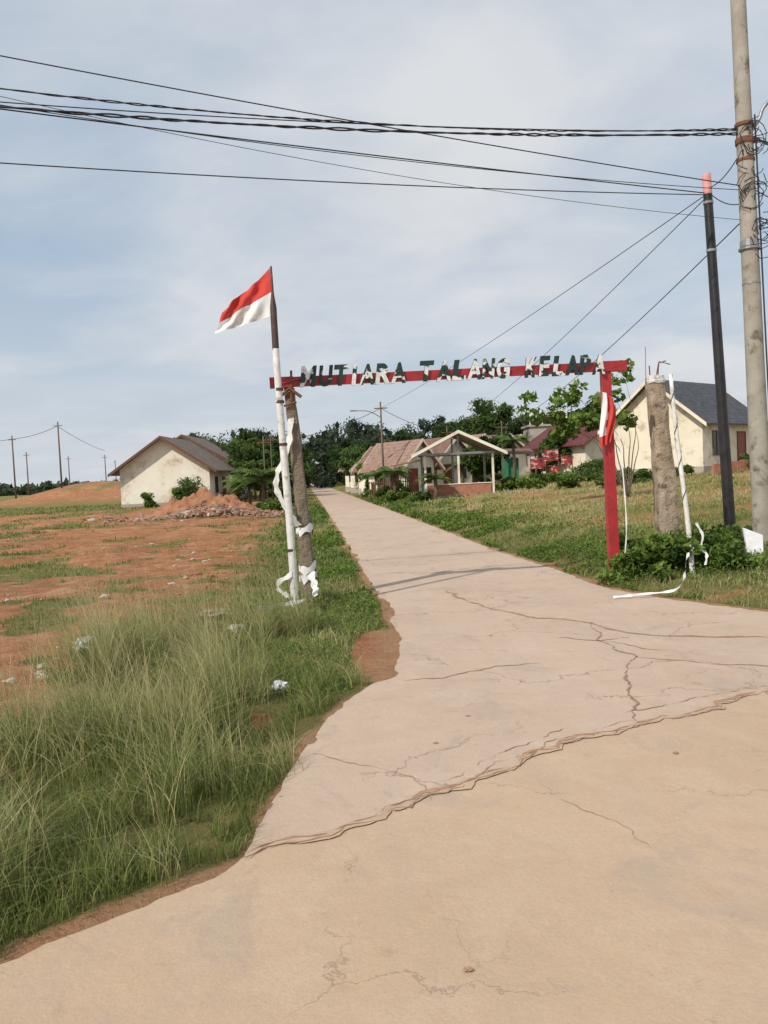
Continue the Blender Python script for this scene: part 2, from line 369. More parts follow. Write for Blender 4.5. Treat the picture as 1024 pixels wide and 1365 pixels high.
crack([(2.55,9.7),(2.35,8.7),(2.5,7.9),(2.2,7.3),(2.05,6.5),(1.85,5.9)],.024,zc,CM2)
crack([(2.5,7.9),(3.2,7.4),(4.0,7.1)],.018,zc,CM2)
crack([(.2,4.62),(.1,5.0),(-.25,5.2),(-.6,5.5)],.008,zc,CM2)
JE=[p for p in JD if p[0]<5.2]
crack([(x,y+.02) for x,y in JE[::3]],.09,.0298,CM3,.25,True)
crack([(x,y+.002) for x,y in JE[::2]],.022,.0315,CM2,.62,True); crack([(x,y+.05) for x,y in JE[::3]],.05,.0322,CM,.85,True)
crack([(x,y+.12) for x,y in JOINT[1:6]],.016,.0305,CM2,.6); crack([(x+.05,y+.3) for x,y in JOINT[2:7]],.016,.0305,CM2,.7)
crack([(.9,4.9),(1.15,4.3),(1.35,3.8)],.006,.026,CM2,.5)
crack([(-.1,15.6),(.9,15.3),(2.2,15.9),(3.0,15.8)],.03,zc,CM2)
crack([(-1.0,22),(.4,21.7),(2.3,22)],.03,zc,CM2)
crack([(1.9,9.0),(2.3,8.7),(2.75,8.8)],.03,zc,CM2); crack([(2.35,8.7),(2.7,8.2),(3.0,8.1)],.015,zc,CM2)

# ------------------------------------------------------------------ gate
def V3(*a): return Vector(a)
G0=V3(-1.70,12.4,3.52); G1=V3(4.15,13.2,3.64)
gate=empty('entrance_gate',(3.87,13.2,hz(3.87,13.2)),'red steel entrance gate with white lettering on its beam','gate')
go=tuple(gate.location)
dirv=(G1-G0).normalized(); ang=math.atan2(dirv.y,dirv.x); up=V3(-dirv.z,0,1).normalized(); nrm=V3(math.sin(ang),-math.cos(ang),0)
def beambox(mb,p0,p1,h,t,mi=0):
    vs=[]
    for p in(p0,p1):
        for s,u in((1,-1),(1,1),(-1,1),(-1,-1)): vs.append(p+nrm*(t/2*s)+up*(h/2*u))
    mb.add(vs,[(0,1,2,3),(7,6,5,4),(0,4,5,1),(1,5,6,2),(2,6,7,3),(3,7,4,0)],mi)
mb=MB(); beambox(mb,G0,G1,.15,.10); 
beambox(mb,G1-dirv*.42,G1+dirv*.01,.17,.13)
beambox(mb,G0-dirv*.01,G0+dirv*.36,.165,.12)
beambox(mb,G0+dirv*.1+nrm*.07-up*.03,G0+dirv*.5+nrm*.07+up*.05,.03,.02)
mb.make('beam',M['red'],go,gate)
mb=MB(); zb=hz(3.87,13.2)-.2
mb.add([(3.87+sx*.085,13.2+sy*.085,z) if z<1 else (3.82+sx*.075,13.2+sy*.075,z) for z in(zb,3.56) for sx,sy in((-1,-1),(1,-1),(1,1),(-1,1))],[(3,2,1,0),(4,5,6,7),(0,1,5,4),(1,2,6,5),(2,3,7,6),(3,0,4,7)])
mb.box((3.87,13.2,hz(3.87,13.2)+.05),(.3,.3,.06))
mb.make('post',M['red'],go,gate)
def roughpost(pts,ws,n=10,jit=.02,seed=1):
    random.seed(seed); mb=MB(); vs=[];fs=[];P=spline(pts,12);k=len(P)
    for i,p in enumerate(P):
        t=i/(k-1)*(len(ws)-1);a=int(min(t,len(ws)-2));w=ws[a]+(ws[a+1]-ws[a])*(t-a)
        for j in range(n):
            an=2*math.pi*(j+.5)/n; c,s_=math.cos(an),math.sin(an); q=(abs(c)**4+abs(s_)**4)**-.25
            r=w/2*q*(1+random.uniform(-jit,jit)*3+.14*mn.noise(Vector((c*1.5,s_*1.5,p.z*2.2+seed))))
            vs.append((p.x+c*r,p.y+s_*r,p.z+random.uniform(-jit,jit)))
    for i in range(k-1):
        for j in range(n): fs.append((i*n+j,i*n+(j+1)%n,(i+1)*n+(j+1)%n,(i+1)*n+j))
    fs.append(tuple((k-1)*n+j for j in range(n))); mb.add(vs,fs); return mb
mb=roughpost([(-1.27,12.5,-.2),(-1.30,12.5,1.2),(-1.36,12.5,2.4),(-1.42,12.5,3.44)],[.25,.22,.19,.17],12,.010,3)
o=mb.make('post',M['conc_dark'],go,gate); o['label']='rough stained concrete post'
mb=MB(); mb.tube([(-1.55,12.38,3.30),(-1.40,12.36,3.42),(-1.22,12.38,3.28)],.03,6); mb.tube([(-1.5,12.37,3.15),(-1.3,12.36,3.2)],.02,6); mb.tube([(-1.38,12.38,3.2),(-1.36,12.38,3.7)],.02,6)
mb.make('bracket',M['rust'],go,gate)
mw,nt,b=newmat('peeling_letter_face'); co=coords(nt)
f=mapr(nt,noise(nt,co,3.3,4,.5,.5),.475,.495)
cw_=mix(nt,mapr(nt,noise(nt,co,16,4,.6),.4,.65),(.76,.77,.75),(.56,.57,.55))
nt.links.new(mix(nt,f,cw_,(.010,.035,.028)),b.inputs['Base Color']); b.inputs['Roughness'].default_value=.5
ml=simple('letter_side',(.03,.045,.04),(.06,.07,.06),6,.6)
L=(G1-G0).length
def letter(ch,s0,s1,h):
    cu=bpy.data.curves.new('t','FONT'); cu.body=ch; cu.size=1; cu.extrude=.05; cu.offset=.04; cu.shear=.2
    to=bpy.data.objects.new('t',cu); link(to); bpy.context.view_layer.update()
    me=bpy.data.meshes.new_from_object(to.evaluated_get(bpy.context.evaluated_depsgraph_get())); bpy.data.objects.remove(to)
    n=len(me.vertices); c=np.zeros(n*3); me.vertices.foreach_get('co',c); c=c.reshape(-1,3)
    lo=c.min(0);hi=c.max(0); w=(s1-s0)
    c[:,0]=(c[:,0]-lo[0])/(hi[0]-lo[0])*w; c[:,1]=(c[:,1]-lo[1])/(hi[1]-lo[1])*h; c[:,2]=c[:,2]-lo[2]
    tt=(s0/L)
    base=G0+dirv*s0-up*(.092+.03*tt+random.uniform(0,.014))+nrm*.054
    W=np.array([list(base+dirv*float(p[0])+up*float(p[1])+nrm*float(p[2])*.4) for p in c])
    me.vertices.foreach_set('co',(W-np.array(go)).ravel()); me.materials.clear(); me.materials.append(mw); me.materials.append(ml)
    me.update(); 
    for p in me.polygons: p.material_index=0 if abs(p.normal.dot(nrm))>.8 else 1
    o=bpy.data.objects.new('letter',me); link(o); place(o,go,gate)
def word(wd,f0,f1):
    wt={'I':.5,'M':1.2}; tot=sum(wt.get(c,1) for c in wd); s=f0*L; unit=(f1-f0)*L/tot
    for c in wd:
        w=wt.get(c,1)*unit; letter(c,s,s+w*.95,.33); s+=w
word('MUTIARA',.077,.366); word('TALANG',.406,.663); word('KELAPA',.700,.936)

# flag pole + flag
mb=MB(); pb=V3(-1.38,11.5,-.1); pt=V3(-1.50,11.6,5.12)
pts=[pb+(pt-pb)*t+V3(math.sin(t*7)*.012,0,0) for t in np.linspace(0,1,27)]
rads=[.060-.012*t for t in np.linspace(0,1,27)]; rads[-3:]=[.022,.018,.014]
mi=[0]*26
for i in(20,21,22,23,24,25): mi[i]=1
mb.tube(pts,rads,10,mi)
fp=empty('flag_pole',(-1.38,11.5,0),'crooked white and dark painted pole lashed to concrete post','flag pole')
mb.make('pole',[M['white'],M['dark']],tuple(fp.location),fp,True)
for t in (.2,.5,.62,.655):
    p=pb+(pt-pb)*t; mb=MB(); mb.tube([p-V3(0,0,.02),p+V3(0,0,.02)],.062,10); mb.make('binding',M['dark'],tuple(fp.location),fp)
mb=MB()
A,B_,C,Dq=V3(-1.51,11.6,5.10),V3(-1.49,11.6,4.41),V3(-2.29,11.75,4.52),V3(-2.38,11.7,4.22)
nu,nv=40,18; vs=[];fs=[];ms=[]
for i in range(nu+1):
    u=i/nu
    for j in range(nv+1):
        v=j/nv; p=(A*(1-u)+C*u)*(1-v)+(B_*(1-u)+Dq*u)*v
        p=p+V3(.012*math.sin(9*v+3*u)*u,(.06*math.sin(7*u+3.0*v)+.035*math.sin(15*u-8*v)+.015*math.sin(31*u+4*v))*min(1,u*3),-.015*math.sin(u*math.pi)+.02*math.sin(9*u+2*v)*u*v)
        vs.append(p)
for i in range(nu):
    for j in range(nv): a0=i*(nv+1)+j; fs.append((a0,a0+1,a0+nv+2,a0+nv+1)); ms.append(0 if j<nv//2 else 1)
mb.add(vs,fs,ms); tag(mb.make('flag',[M['cloth_red'],M['flag_white']],(-1.5,11.6,4.7),None,True),'red and white cloth flag flying from crooked pole','flag')
mb=MB(); vs=[];fs=[];ms=[]
for i in range(13):
    u=i/12
    for j in range(21):
        v=j/20; x=3.80+.18*(u-.5)*(1-.2*v)*(1+.5*math.sin(v*3))+.03*math.sin(v*5)-.03*v; y=13.04+.045*math.sin(u*14+v*3)
        vs.append((x,y,3.22-.95*v-.12*u*(1-v)+.1*u*v))
for i in range(12):
    for j in range(20): a0=i*21+j; fs.append((a0,a0+1,a0+22,a0+21)); ms.append(0 if i>5+math.sin(j)*.8 or j>15 else 1)
mb.add(vs,fs,ms); tag(mb.make('flag',[M['cloth_red'],M['flag_white']],(3.8,13.05,3.2),None,True),'small red and white flag hanging limp on red post','flag')

def ribbon_obj(pts,w,wd,label,mat='cloth_white',n=8,tw=.5):
    P=spline(pts,n); mb=MB(); W=[]
    for i,p in enumerate(P):
        a=math.sin(i*.7)*tw; W.append((Vector(wd)+Vector((.4*a,.5*a,.3*a))).normalized())
    mb.ribbon(P,[w*(1+.3*math.sin(i*1.3)+random.uniform(-.12,.12)) for i in range(len(P))],W); return tag(mb.make('cloth_ribbon',M[mat],tuple(P[-1]),None,True),label,'ribbon',group='white cloth ribbons tied to the gate posts')
ribbon_obj([(-1.40,12.36,2.95),(-1.46,12.3,2.5),(-1.62,12.25,2.15),(-1.66,12.2,1.85),(-1.5,12.22,1.5),(-1.36,12.33,1.25)],.085,(1,0,.2),'long white ribbon sagging loose beside concrete post',tw=.5)
def wrap(cx,cy,z0,z1,r,turns,w,label):
    pts=[];k=int(turns*12)
    for i in range(k+1):
        a=2*math.pi*turns*i/k; pts.append((cx+r*math.cos(a),cy+r*math.sin(a),z0+(z1-z0)*i/k+.04*math.sin(a)+.02*math.sin(a*2.7)))
    ribbon_obj(pts,w,(0,0,1),label,n=2,tw=.15)
wrap(-1.29,12.5,1.12,1.26,.135,1.2,.12,'white ribbon wrapped around middle of concrete post')
wrap(-1.27,12.5,.34,.66,.14,2.3,.12,'white ribbon wound around foot of concrete post')
ribbon_obj([(-1.2,12.3,.5),(-1.12,12.0,.3),(-1.1,11.6,.22),(-1.2,11.15,.24),(-1.45,10.95,.24),(-1.68,10.6,.26),(-1.80,10.3,.3)],.14,(.5,.7,.3),'white ribbon trailing over grass from post foot',tw=.6)
ribbon_obj([(-1.4,11.45,.6),(-1.62,11.4,.46),(-1.55,11.4,.34),(-1.45,11.4,.28)],.08,(0,.2,1),'crumpled white ribbon knotted at pole foot')
ribbon_obj([(3.95,13.0,2.6),(4.0,12.98,1.8),(4.02,12.95,1.0),(3.98,12.95,.5),(3.9,12.85,.35)],.022,(1,0,0),'thin white ribbon hanging beside red post',tw=.1)
ribbon_obj([(4.92,12.4,.62),(4.72,12.2,.48),(4.5,11.75,.25),(4.2,11.35,.12),(3.7,11.35,.08),(3.3,11.35,.055)],.04,(.2,.6,.5),'white ribbon trailing from pole onto road edge',tw=1.1)
ribbon_obj([(4.97,12.42,1.0),(5.06,12.4,.8),(5.02,12.38,.6),(5.1,12.36,.5),(5.05,12.3,.34)],.04,(1,0,.2),'loose white ribbon end hanging at pole foot',tw=.8)

cpz=hz(5.05,14)
mb=roughpost([(5.12,14,cpz-.25),(5.08,14,1.2),(5.0,14,2.4),(4.93,14,3.52)],[.46,.38,.32,.29],14,.014,5)
cp=empty('concrete_post',(5.1,14,cpz),'broken leaning concrete gate post with white paint remains','post')
mb.make('post',M['conc_post'],tuple(cp.location),cp)
mb=MB(); mb.tube([(4.95,13.98,3.5),(4.99,13.95,3.75),(5.1,13.9,3.78)],.012,5); mb.tube([(4.85,14.0,3.5),(4.84,14,3.72)],.012,5); mb.tube([(5.0,14.03,3.5),(5.05,14.1,3.8),(5.25,14.1,3.74)],.01,5)
mb.make('rebar',M['rust'],tuple(cp.location),cp)
mb=roughpost([(4.945,14,3.40),(4.94,14,3.45),(4.93,14,3.53)],[.315,.32,.30],14,.012,8); mb.make('capping',M['white'],tuple(cp.location),cp)
b0,b1=V3(4.93,12.5,hz(4.93,12.5)-.1),V3(4.70,12.6,3.40)
wp=empty('painted_pole',tuple(b0+V3(0,0,.1)),'slender white bamboo pole with dark spiral stripe','pole')
mb=MB(); pts=[b0+(b1-b0)*t+V3(.015*math.sin(t*6),0,0) for t in np.linspace(0,1,16)]
mb.tube(pts,[.045-.013*i/15 for i in range(16)],8); mb.make('pole',M['white'],tuple(wp.location),wp,True)
mb=MB(); SP=[]
for i in range(150):
    t=.3+.62*i/149; p=b0+(b1-b0)*t+V3(.015*math.sin(t*6),0,0); a=t*40; r=.050-.013*t
    SP.append(p+V3(r*math.cos(a),r*math.sin(a),0))
mb.ribbon(SP,.035,(0,0,1)); mb.make('spiral_tape',M['black'],tuple(wp.location),wp)
# ------------------------------------------------------------------ utility poles
bz=hz(7.12,16)
bp=empty('power_pole',(7.12,16,bz),'slim black painted pole with faded red top','power pole')
q0,q1=V3(7.12,16,bz-.2),V3(6.79,16,7.74)
mb=MB(); T=np.linspace(0,1,20); mb.tube([q0+(q1-q0)*t for t in T],[.115-.03*t for t in T],12,[0]*18+[1]); 
mb.make('pole',[M['black'],M['pink']],tuple(bp.location),bp,True)
for t in(.80,.925):
    p=q0+(q1-q0)*t; mb=MB(); mb.tube([p-V3(0,0,.025),p+V3(0,0,.025)],.10,12); mb.make('band',M['steel'],tuple(bp.location),bp)
uz=hz(7.3,15)
upo=empty('utility_pole',(7.3,15,uz),'tall stained concrete utility pole carrying many cables','utility pole')
u0,u1=V3(7.30,15,uz-.3),V3(7.02,15,11.4)
def onp(z): t=(z-u0.z)/(u1.z-u0.z); return u0+(u1-u0)*t
mb=MB(); T=np.linspace(0,1,24); mb.tube([u0+(u1-u0)*t for t in T],[.185-.055*t for t in T],16); mb.make('pole',M['pole'],tuple(upo.location),upo,True)
for z,r,h in((5.95,.2,.04),(6.05,.17,.12),(7.6,.165,.05),(7.95,.17,.1),(8.25,.17,.06),(5.3,.165,.03)):
    p=onp(z); mb=MB(); mb.tube([p-V3(0,0,h/2),p+V3(0,0,h/2)],r,16); mb.make('band',M['rust'] if z>7.5 else M['steel'],tuple(upo.location),upo)
for z in(6.05,6.4,6.8,7.2,7.7,8.1):
    mb=MB(); p=onp(z)
    for k in range(5):
        r=random.uniform(.1,.28); a0=random.uniform(0,6); c=p+V3(random.uniform(-.05,.3),-.15,random.uniform(-.18,.18)); ax=random.uniform(.6,1.1)
        mb.tube([c+V3(r*math.cos(a0+i*.5)*.9,random.uniform(-.08,.08),r*ax*math.sin(a0+i*.5)) for i in range(random.randint(7,13))],.008,5)
    mb.make('cable_coil',M['cable'],tuple(upo.location),upo)
mb=MB(); p=onp(8.0); mb.tube(spline([p+V3(.1,0,.1),p+V3(.28,0,.35),p+V3(.42,0,.62),p+V3(.9,-.1,.95),p+V3(1.6,-.2,1.05)],6),.035,8)
mb.make('lamp_arm',M['steel'],tuple(upo.location),upo,True)
mb=MB(); mb.box(p+V3(1.85,-.2,1.05),(.6,.22,.12)); mb.make('lamp_head',M['steel'],tuple(upo.location),upo)
mb=MB(); mb.tube([onp(8.4)+V3(.16,-.1,0),onp(3)+V3(.18,-.1,0),onp(.6)+V3(.2,-.1,0)],.015,6); mb.make('conduit',M['cable'],tuple(upo.location),upo)

def cable(p0,p1,sag,r,label,ext=1.35,twist=0,n=40,grp='power cables strung overhead'):
    p0=Vector(p0);p1=Vector(p1); mb=MB(); N=n*(4 if twist else 1)
    for s in range(2 if twist else 1):
        pts=[]
        for i in range(N+1):
            t=ext*i/N; p=p0+(p1-p0)*t; p.z-=4*sag*t*(1-t)
            if twist:
                a=t*twist*6.283+s*3.1416+1.5*math.sin(t*17); p+=V3(0,math.cos(a),math.sin(a))*r*(.9+.6*math.sin(t*23+s))
            pts.append(p)
        mb.tube(pts,r,5,cap=False)
    return tag(mb.make('power_cable',M['cable'],tuple(p0),None,True),label,'cable',group=grp)
P8=onp(8.12)
cable((P8.x,15,8.10),(-5.49,12,7.77),.17,.014,'thick twisted black power cable',twist=15)
cable((P8.x,15,8.19),(-5.49,12,8.04),.25,.010,'thick twisted black power cable',twist=19)
cable((7.1,15,7.12),(-5.5,12,8.53),.06,.010,'single black overhead cable')
cable((7.1,15,6.49),(-5.5,12,7.93),.22,.005,'thin black overhead cable')
cable((6.81,16,7.36),(-5.5,12,7.74),.03,.011,'single black overhead cable')
cable((7.1,15,7.05),(-5.5,12,7.80),.16,.007,'single black overhead cable')
cable((6.81,16,7.33),(-5.5,12,6.94),.07,.010,'single black overhead cable')
cable((P8.x,15,8.15),(-5.49,12,7.84),.13,.009,'single black overhead cable')
cable((7.0,15,6.8),(6.81,16,7.40),.1,.010,'short black linking cable',ext=1)
cable((P8.x,15,7.9),(6.80,16,7.45),.15,.010,'short black linking cable',ext=1)
cable((P8.x,15,8.1),(14,20,9.0),.3,.016,'thick twisted black power cable',ext=1.3,twist=12)
cable((7.1,15,6.6),(14,20,7.0),.3,.01,'thin black overhead cable',ext=1.3)
cable((7.1,15,7.15),(14,20,6.6),.1,.01,'single black overhead cable',ext=1.3)
def streetpole(x,y,h,label,lamp=False,r=.09,grp='street poles along the lane'):
    z=hz(x,y); e=empty('street_pole',(x,y,z),label,'street pole',grp)
    mb=MB(); mb.tube([(x,y,z-.2),(x,y,z+h)],[r,r*.7],8); mb.make('pole',M['bark'],tuple(e.location),e,True)
    mb=MB(); mb.box((x,y,z+h-.5),(1.0,.08,.08)); mb.make('crossarm',M['rust'],tuple(e.location),e)
    if lamp:
        mb=MB(); mb.tube(spline([(x,y,z+h-1.2),(x-.9,y,z+h-.7),(x-1.9,y,z+h-.6)],5),.04,6); mb.make('lamp_arm',M['steel'],tuple(e.location),e)
        mb=MB(); mb.box((x-2.1,y,z+h-.6),(.5,.2,.1)); mb.make('lamp_head',M['steel'],tuple(e.location),e)
    return (x,y,z+h-.5)
s1=streetpole(.1,60,7.4,'brown wooden street pole with lamp arm beside small houses',True)
s2=streetpole(5.6,66,5.2,'thin wooden service pole behind small houses',r=.06)
s3=streetpole(9.6,62,5.0,'thin wooden service pole near green shack',r=.06)
s4=streetpole(-8.7,58,5.2,'thin dark pole beside grassy verge of lane',r=.06)
s5=streetpole(-8.3,59,5.4,'thin dark pole beside grassy verge of lane',r=.05)
G='service wires running to the small houses'; WL='thin black service wire running to small houses'
cable((6.80,16,7.35),s1,.25,.010,WL,ext=1,grp=G); cable((6.80,16,7.30),s2,.5,.010,WL,ext=1,grp=G)
cable((7.1,15,6.55),s3,.6,.012,WL,ext=1,grp=G); cable(s1,s4,.5,.02,WL,ext=1,grp=G); cable(s1,s2,.3,.02,WL,ext=1,grp=G)
for (x,y,h) in((-47,100,8.2),(-39,95,8.0),(-58,128,8),(-60,150,8),(-53,150,8),(-63,185,8)):
    streetpole(x,y,h,'distant power pole on open red land',r=.12,grp='distant power poles on open land')
WD='thin overhead wire across open red land'
cable((-47,100,hz(-47,100)+7.8),(-39,95,hz(-39,95)+7.5),.3,.03,WD,ext=1,grp='distant wires'); cable((-47,100,hz(-47,100)+7.8),(-72,108,8),.3,.03,WD,ext=1,grp='distant wires')
cable((-39,95,hz(-39,95)+7.4),(-53,150,9),.3,.03,WD,ext=1,grp='distant wires')

# ------------------------------------------------------------------ houses
def house(name,label,x,y,z,w,d,rot,wh,rh,wall,roof,opens=(),oh=.55,base=None,trim='white',grp=None):
    e=empty(name,(x,y,z),label,'house',grp); o=tuple(e.location); c,s=math.cos(rot),math.sin(rot)
    T=lambda X,Y,Z:(x+X*c-Y*s,y+X*s+Y*c,z+Z)
    mb=MB(); a,b2=w/2,d/2
    mb.add([T(-a,-b2,-.5),T(a,-b2,-.5),T(a,b2,-.5),T(-a,b2,-.5),T(-a,-b2,wh),T(a,-b2,wh),T(a,b2,wh),T(-a,b2,wh),T(0,-b2,wh+rh),T(0,b2,wh+rh)],
      [(0,1,5,8,4),(2,3,7,9,6),(1,2,6,5),(3,0,4,7)]); mb.make('wall',M[wall],o,e)
    mb=MB(); sl=rh/a; A=a+oh; B2=b2+oh; th=.09
    for sgn in(-1,1):
        Pts=[(0,-B2,wh+rh+.1),(sgn*A,-B2,wh-oh*sl+.1),(sgn*A,B2,wh-oh*sl+.1),(0,B2,wh+rh+.1)]
        sl_len=math.hypot(A,A*sl)
        uv=[(0,0,0),(0,sl_len,0),(2*B2,sl_len,0),(2*B2,0,0)]
        mb.add([T(*p) for p in Pts]+[T(p[0],p[1],p[2]-th) for p in Pts],[(0,1,2,3),(7,6,5,4),(0,4,5,1),(1,5,6,2),(2,6,7,3)],0,uv*2)
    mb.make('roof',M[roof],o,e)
    for sy in(-1,1):
        mb=MB(); y0=sy*(B2+.025)
        q=[(0,wh+rh+.12),((A+.02),wh-oh*sl+.12),((A+.02),wh-oh*sl-.1),(0,wh+rh-.1),(-(A+.02),wh-oh*sl-.1),(-(A+.02),wh-oh*sl+.12)]
        mb.add([T(k_[0],y0-.02,k_[1]) for k_ in q]+[T(k_[0],y0+.02,k_[1]) for k_ in q],[(0,1,2,3),(0,3,4,5),(9,8,7,6),(11,10,9,6),(0,6,7,1),(1,7,8,2),(2,8,9,3),(3,9,10,4),(4,10,11,5),(5,11,6,0)])
        mb.make('fascia',M[trim],o,e)
    if base:
        mb=MB()
        mb.add([T(X,Y,Z) for Z in(-.5,.35) for X,Y in((-a-.04,-b2-.04),(a+.04,-b2-.04),(a+.04,b2+.04),(-a-.04,b2+.04))],[(4,5,6,7),(0,1,5,4),(1,2,6,5),(2,3,7,6),(3,0,4,7)]); mb.make('plinth',M[base],o,e)
    for kind,face,pos,zz,ww,hh_ in opens:
        def F(u,v,dp):
            if face=='f': return T(pos+u,-b2-dp,v)
            if face=='r': return T(a+dp,pos+u,v)
            return T(-a-dp,pos+u,v)
        def fbox(u0,u1,v0,v1,d0,d1):
            return [F(u,v,dd) for dd in(d0,d1) for u,v in((u0,v0),(u1,v0),(u1,v1),(u0,v1))],[(0,1,2,3),(7,6,5,4),(0,4,5,1),(1,5,6,2),(2,6,7,3),(3,7,4,0)]
        we=bpy.data.objects.new(kind,None); link(we); we.parent=e; wo=F(0,zz,0); we.location=Vector(wo)-e.location
        def mk(nm,boxes,mat):
            mm=MB()
            for bx in boxes: mm.add(*fbox(*bx))
            me=mm.make(nm,M[mat]); me.data.transform(Matrix.Translation(-Vector(wo))); me.parent=we; me.location=(0,0,0)
        t=.07
        mk('frame',[(-ww/2-t,-ww/2,zz-t,zz+hh_+t,-.05,.05),(ww/2,ww/2+t,zz-t,zz+hh_+t,-.05,.05),(-ww/2,ww/2,zz+hh_,zz+hh_+t,-.05,.048),(-ww/2,ww/2,zz-t,zz,-.05,.048)],'frame')
        if kind=='window':
            mk('pane',[(-ww/2,ww/2,zz,zz+hh_,-.02,.012)],'glass'); mk('mullion',[(-.03,.03,zz,zz+hh_,.012,.04)],'frame')
        else:
            mk('leaf',[(-ww/2,ww/2,zz,zz+hh_,-.02,.02)],'door_red'); mk('handle',[(ww/2-.14,ww/2-.09,zz+1.0,zz+1.15,.02,.06)],'steel')
    return e
z=1.30
house('house','cream plastered house with dark tiled gable roof',18.85,48.55,z,6,7,R(-50),3.05,2.45,'wall_cream','roof_dark',[('window','r',-1.9,1.0,.9,1.3),('door','r',1.1,.05,.95,2.2),('window','r',2.7,1.0,.8,1.3)],.5,'wall_grey','wall_cream')
mb=MB(); mb.tube([(16.0,47,6.3),(16.05,47,8.9)],.025,5)
tag(mb.make('antenna',M['steel'],(16,47,6.3)),'thin television antenna mast on house gable','antenna')
z=.22
house('house','whitewashed house with weathered gable roof and bare yard',-17.25,66,z,7.1,8,R(0),3.1,2.4,'wall_white','roof_old',[('window','r',-1.6,1.0,1.0,1.2),('door','r',1.5,.05,1.0,2.1)],.7,'wall_grey','frame')
house('house','larger neighbouring house with weathered dark roof',-18.6,78,.3,9.0,8,R(0),3.5,2.7,'wall_white','roof_old',[('window','r',0,1.0,1.0,1.2)],.7,'wall_grey','frame')
lab={'roof_pink':'small white house with faded clay tile roof','roof_brown':'small white house with brown tile roof','roof_grey':'small white house with grey zinc roof'}
for hx,hy,s,rt,rf in [(1.5,63.5,.55,35,'roof_pink'),(4.6,66.0,.66,32,'roof_brown'),(1.0,70,.66,38,'roof_brown'),(7.2,69,.8,32,'roof_pink'),(0.7,77.5,.75,36,'roof_pink'),(4.3,74,.72,30,'roof_pink'),(-.1,86,.9,36,'roof_brown'),(3.8,83,.9,36,'roof_brown'),(7.6,79,.9,36,'roof_pink'),(10.6,77,.95,34,'roof_brown'),(-.9,95,1,34,'roof_pink'),(13.6,87,1.1,30,'roof_brown'),(3.4,94,1.1,36,'roof_pink')]:
    house('house',lab[rf],hx,hy,hz(hx,hy),5.4*s,5.0,R(rt),2.6,1.7,'wall_white',rf,[('window','f',.75,1.0,.7,1.1),('door','f',-.65,.05,.8,2.0),('window','l',1,1.0,1.0,1.1),('door','l',-1.2,.05,.9,2.0)],.6,'wall_grey','wall_cream',grp='small houses lining the lane')
house('house','cream house with maroon metal gable roof',17.0,66,1.2,5.4,8,R(22),2.7,1.6,'wall_cream','roof_maroon',[('window','f',0,1.0,1.0,1.2)],.6,None,'frame')
e=empty('unfinished_building',(18.5,88,1.5),'unfinished grey concrete block building with open frame','building'); mb=MB()
mb.box((18.5,88,4.0),(4.2,4,5.0)); mb.box((18.5,88,6.6),(4.6,4.4,.2)); mb.make('wall',M['wall_grey'],tuple(e.location),e)
mb=MB()
for px_ in(-2,-.7,.7,2): mb.box((18.5+px_,86.1,7.4),(.15,.15,1.5))
mb.box((18.5,86.1,8.1),(4.3,.16,.12)); mb.make('railing',M['wall_white'],tuple(e.location),e)
# pavilion
pz=hz(4.8,51); e=empty('pavilion',(4.8,51,pz),'open steel pavilion with white gable, zinc roof and low walls','pavilion'); o=tuple(e.location)
for X in(2.7,4.8,6.95):
    for Y in(49,53):
        mb=MB(); mb.box((X,Y,pz+1.35),(.13,.13,2.8)); mb.make('post',M['wall_white'] if Y<50 else M['steel'],o,e)
mb=MB(); yz=pz+2.75; ap=pz+4.1
for sg in(-1,1):
    P=[(4.8,48.3,ap),(4.8+sg*2.95,48.3,yz-.1),(4.8+sg*2.95,53.7,yz-.1),(4.8,53.7,ap)]
    mb.add(P+[(p[0],p[1],p[2]-.07) for p in P],[(0,1,2,3),(7,6,5,4),(0,4,5,1),(1,5,6,2),(2,6,7,3)],0,[(0,0,0),(0,3,0),(5.4,3,0),(5.4,0,0)]*2)
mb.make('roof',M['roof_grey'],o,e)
mb=MB(); q=[(4.8,ap+.03),(4.8+2.98,yz-.07),(4.8+2.98,yz-.27),(4.8,ap-.17),(4.8-2.98,yz-.27),(4.8-2.98,yz-.07)]
mb.add([(k_[0],48.24,k_[1]) for k_ in q]+[(k_[0],48.28,k_[1]) for k_ in q],[(0,1,2,3),(0,3,4,5),(9,8,7,6),(11,10,9,6),(0,6,7,1),(1,7,8,2),(2,8,9,3),(3,9,10,4),(4,10,11,5),(5,11,6,0)]); mb.make('fascia',M['wall_white'],o,e)
mb=MB(); P=[(.6,49,yz-.6),(2.6,49,yz-.3),(2.6,54,yz-.3),(.6,54,yz-.6)]
mb.add(P+[(p[0],p[1],p[2]-.06) for p in P],[(0,1,2,3),(7,6,5,4),(0,4,5,1),(1,5,6,2),(2,6,7,3),(3,7,4,0)],0,[(0,0,0),(0,2,0),(5,2,0),(5,0,0)]*2)
mb.make('awning',M['roof_pink'],o,e)
for Y in(48.9,53.1):
    mb=MB(); mb.box((4.8,Y,yz-.05),(4.6,.1,.14)); mb.box((4.8,Y,yz+.5),(.1,.09,1.1))
    for sg in(-1,1): mb.add([(4.8+sg*a_,Y+b_,c_) for a_,c_ in((0,ap-.1),(2.6,yz),(2.6,yz-.12),(0,ap-.22)) for b_ in(-.04,.04)],[(0,2,4,6),(7,5,3,1),(0,1,3,2),(4,5,7,6)])
    mb.make('truss',M['steel'],o,e)
mb=MB(); mb.box((4.8,49,pz+.4),(4.0,.14,.75)); mb.make('low_wall',M['brick'],o,e)
mb=MB(); mb.box((6.9,51.1,pz+.4),(.14,3.7,.75)); mb.make('low_wall',M['brick'],o,e)
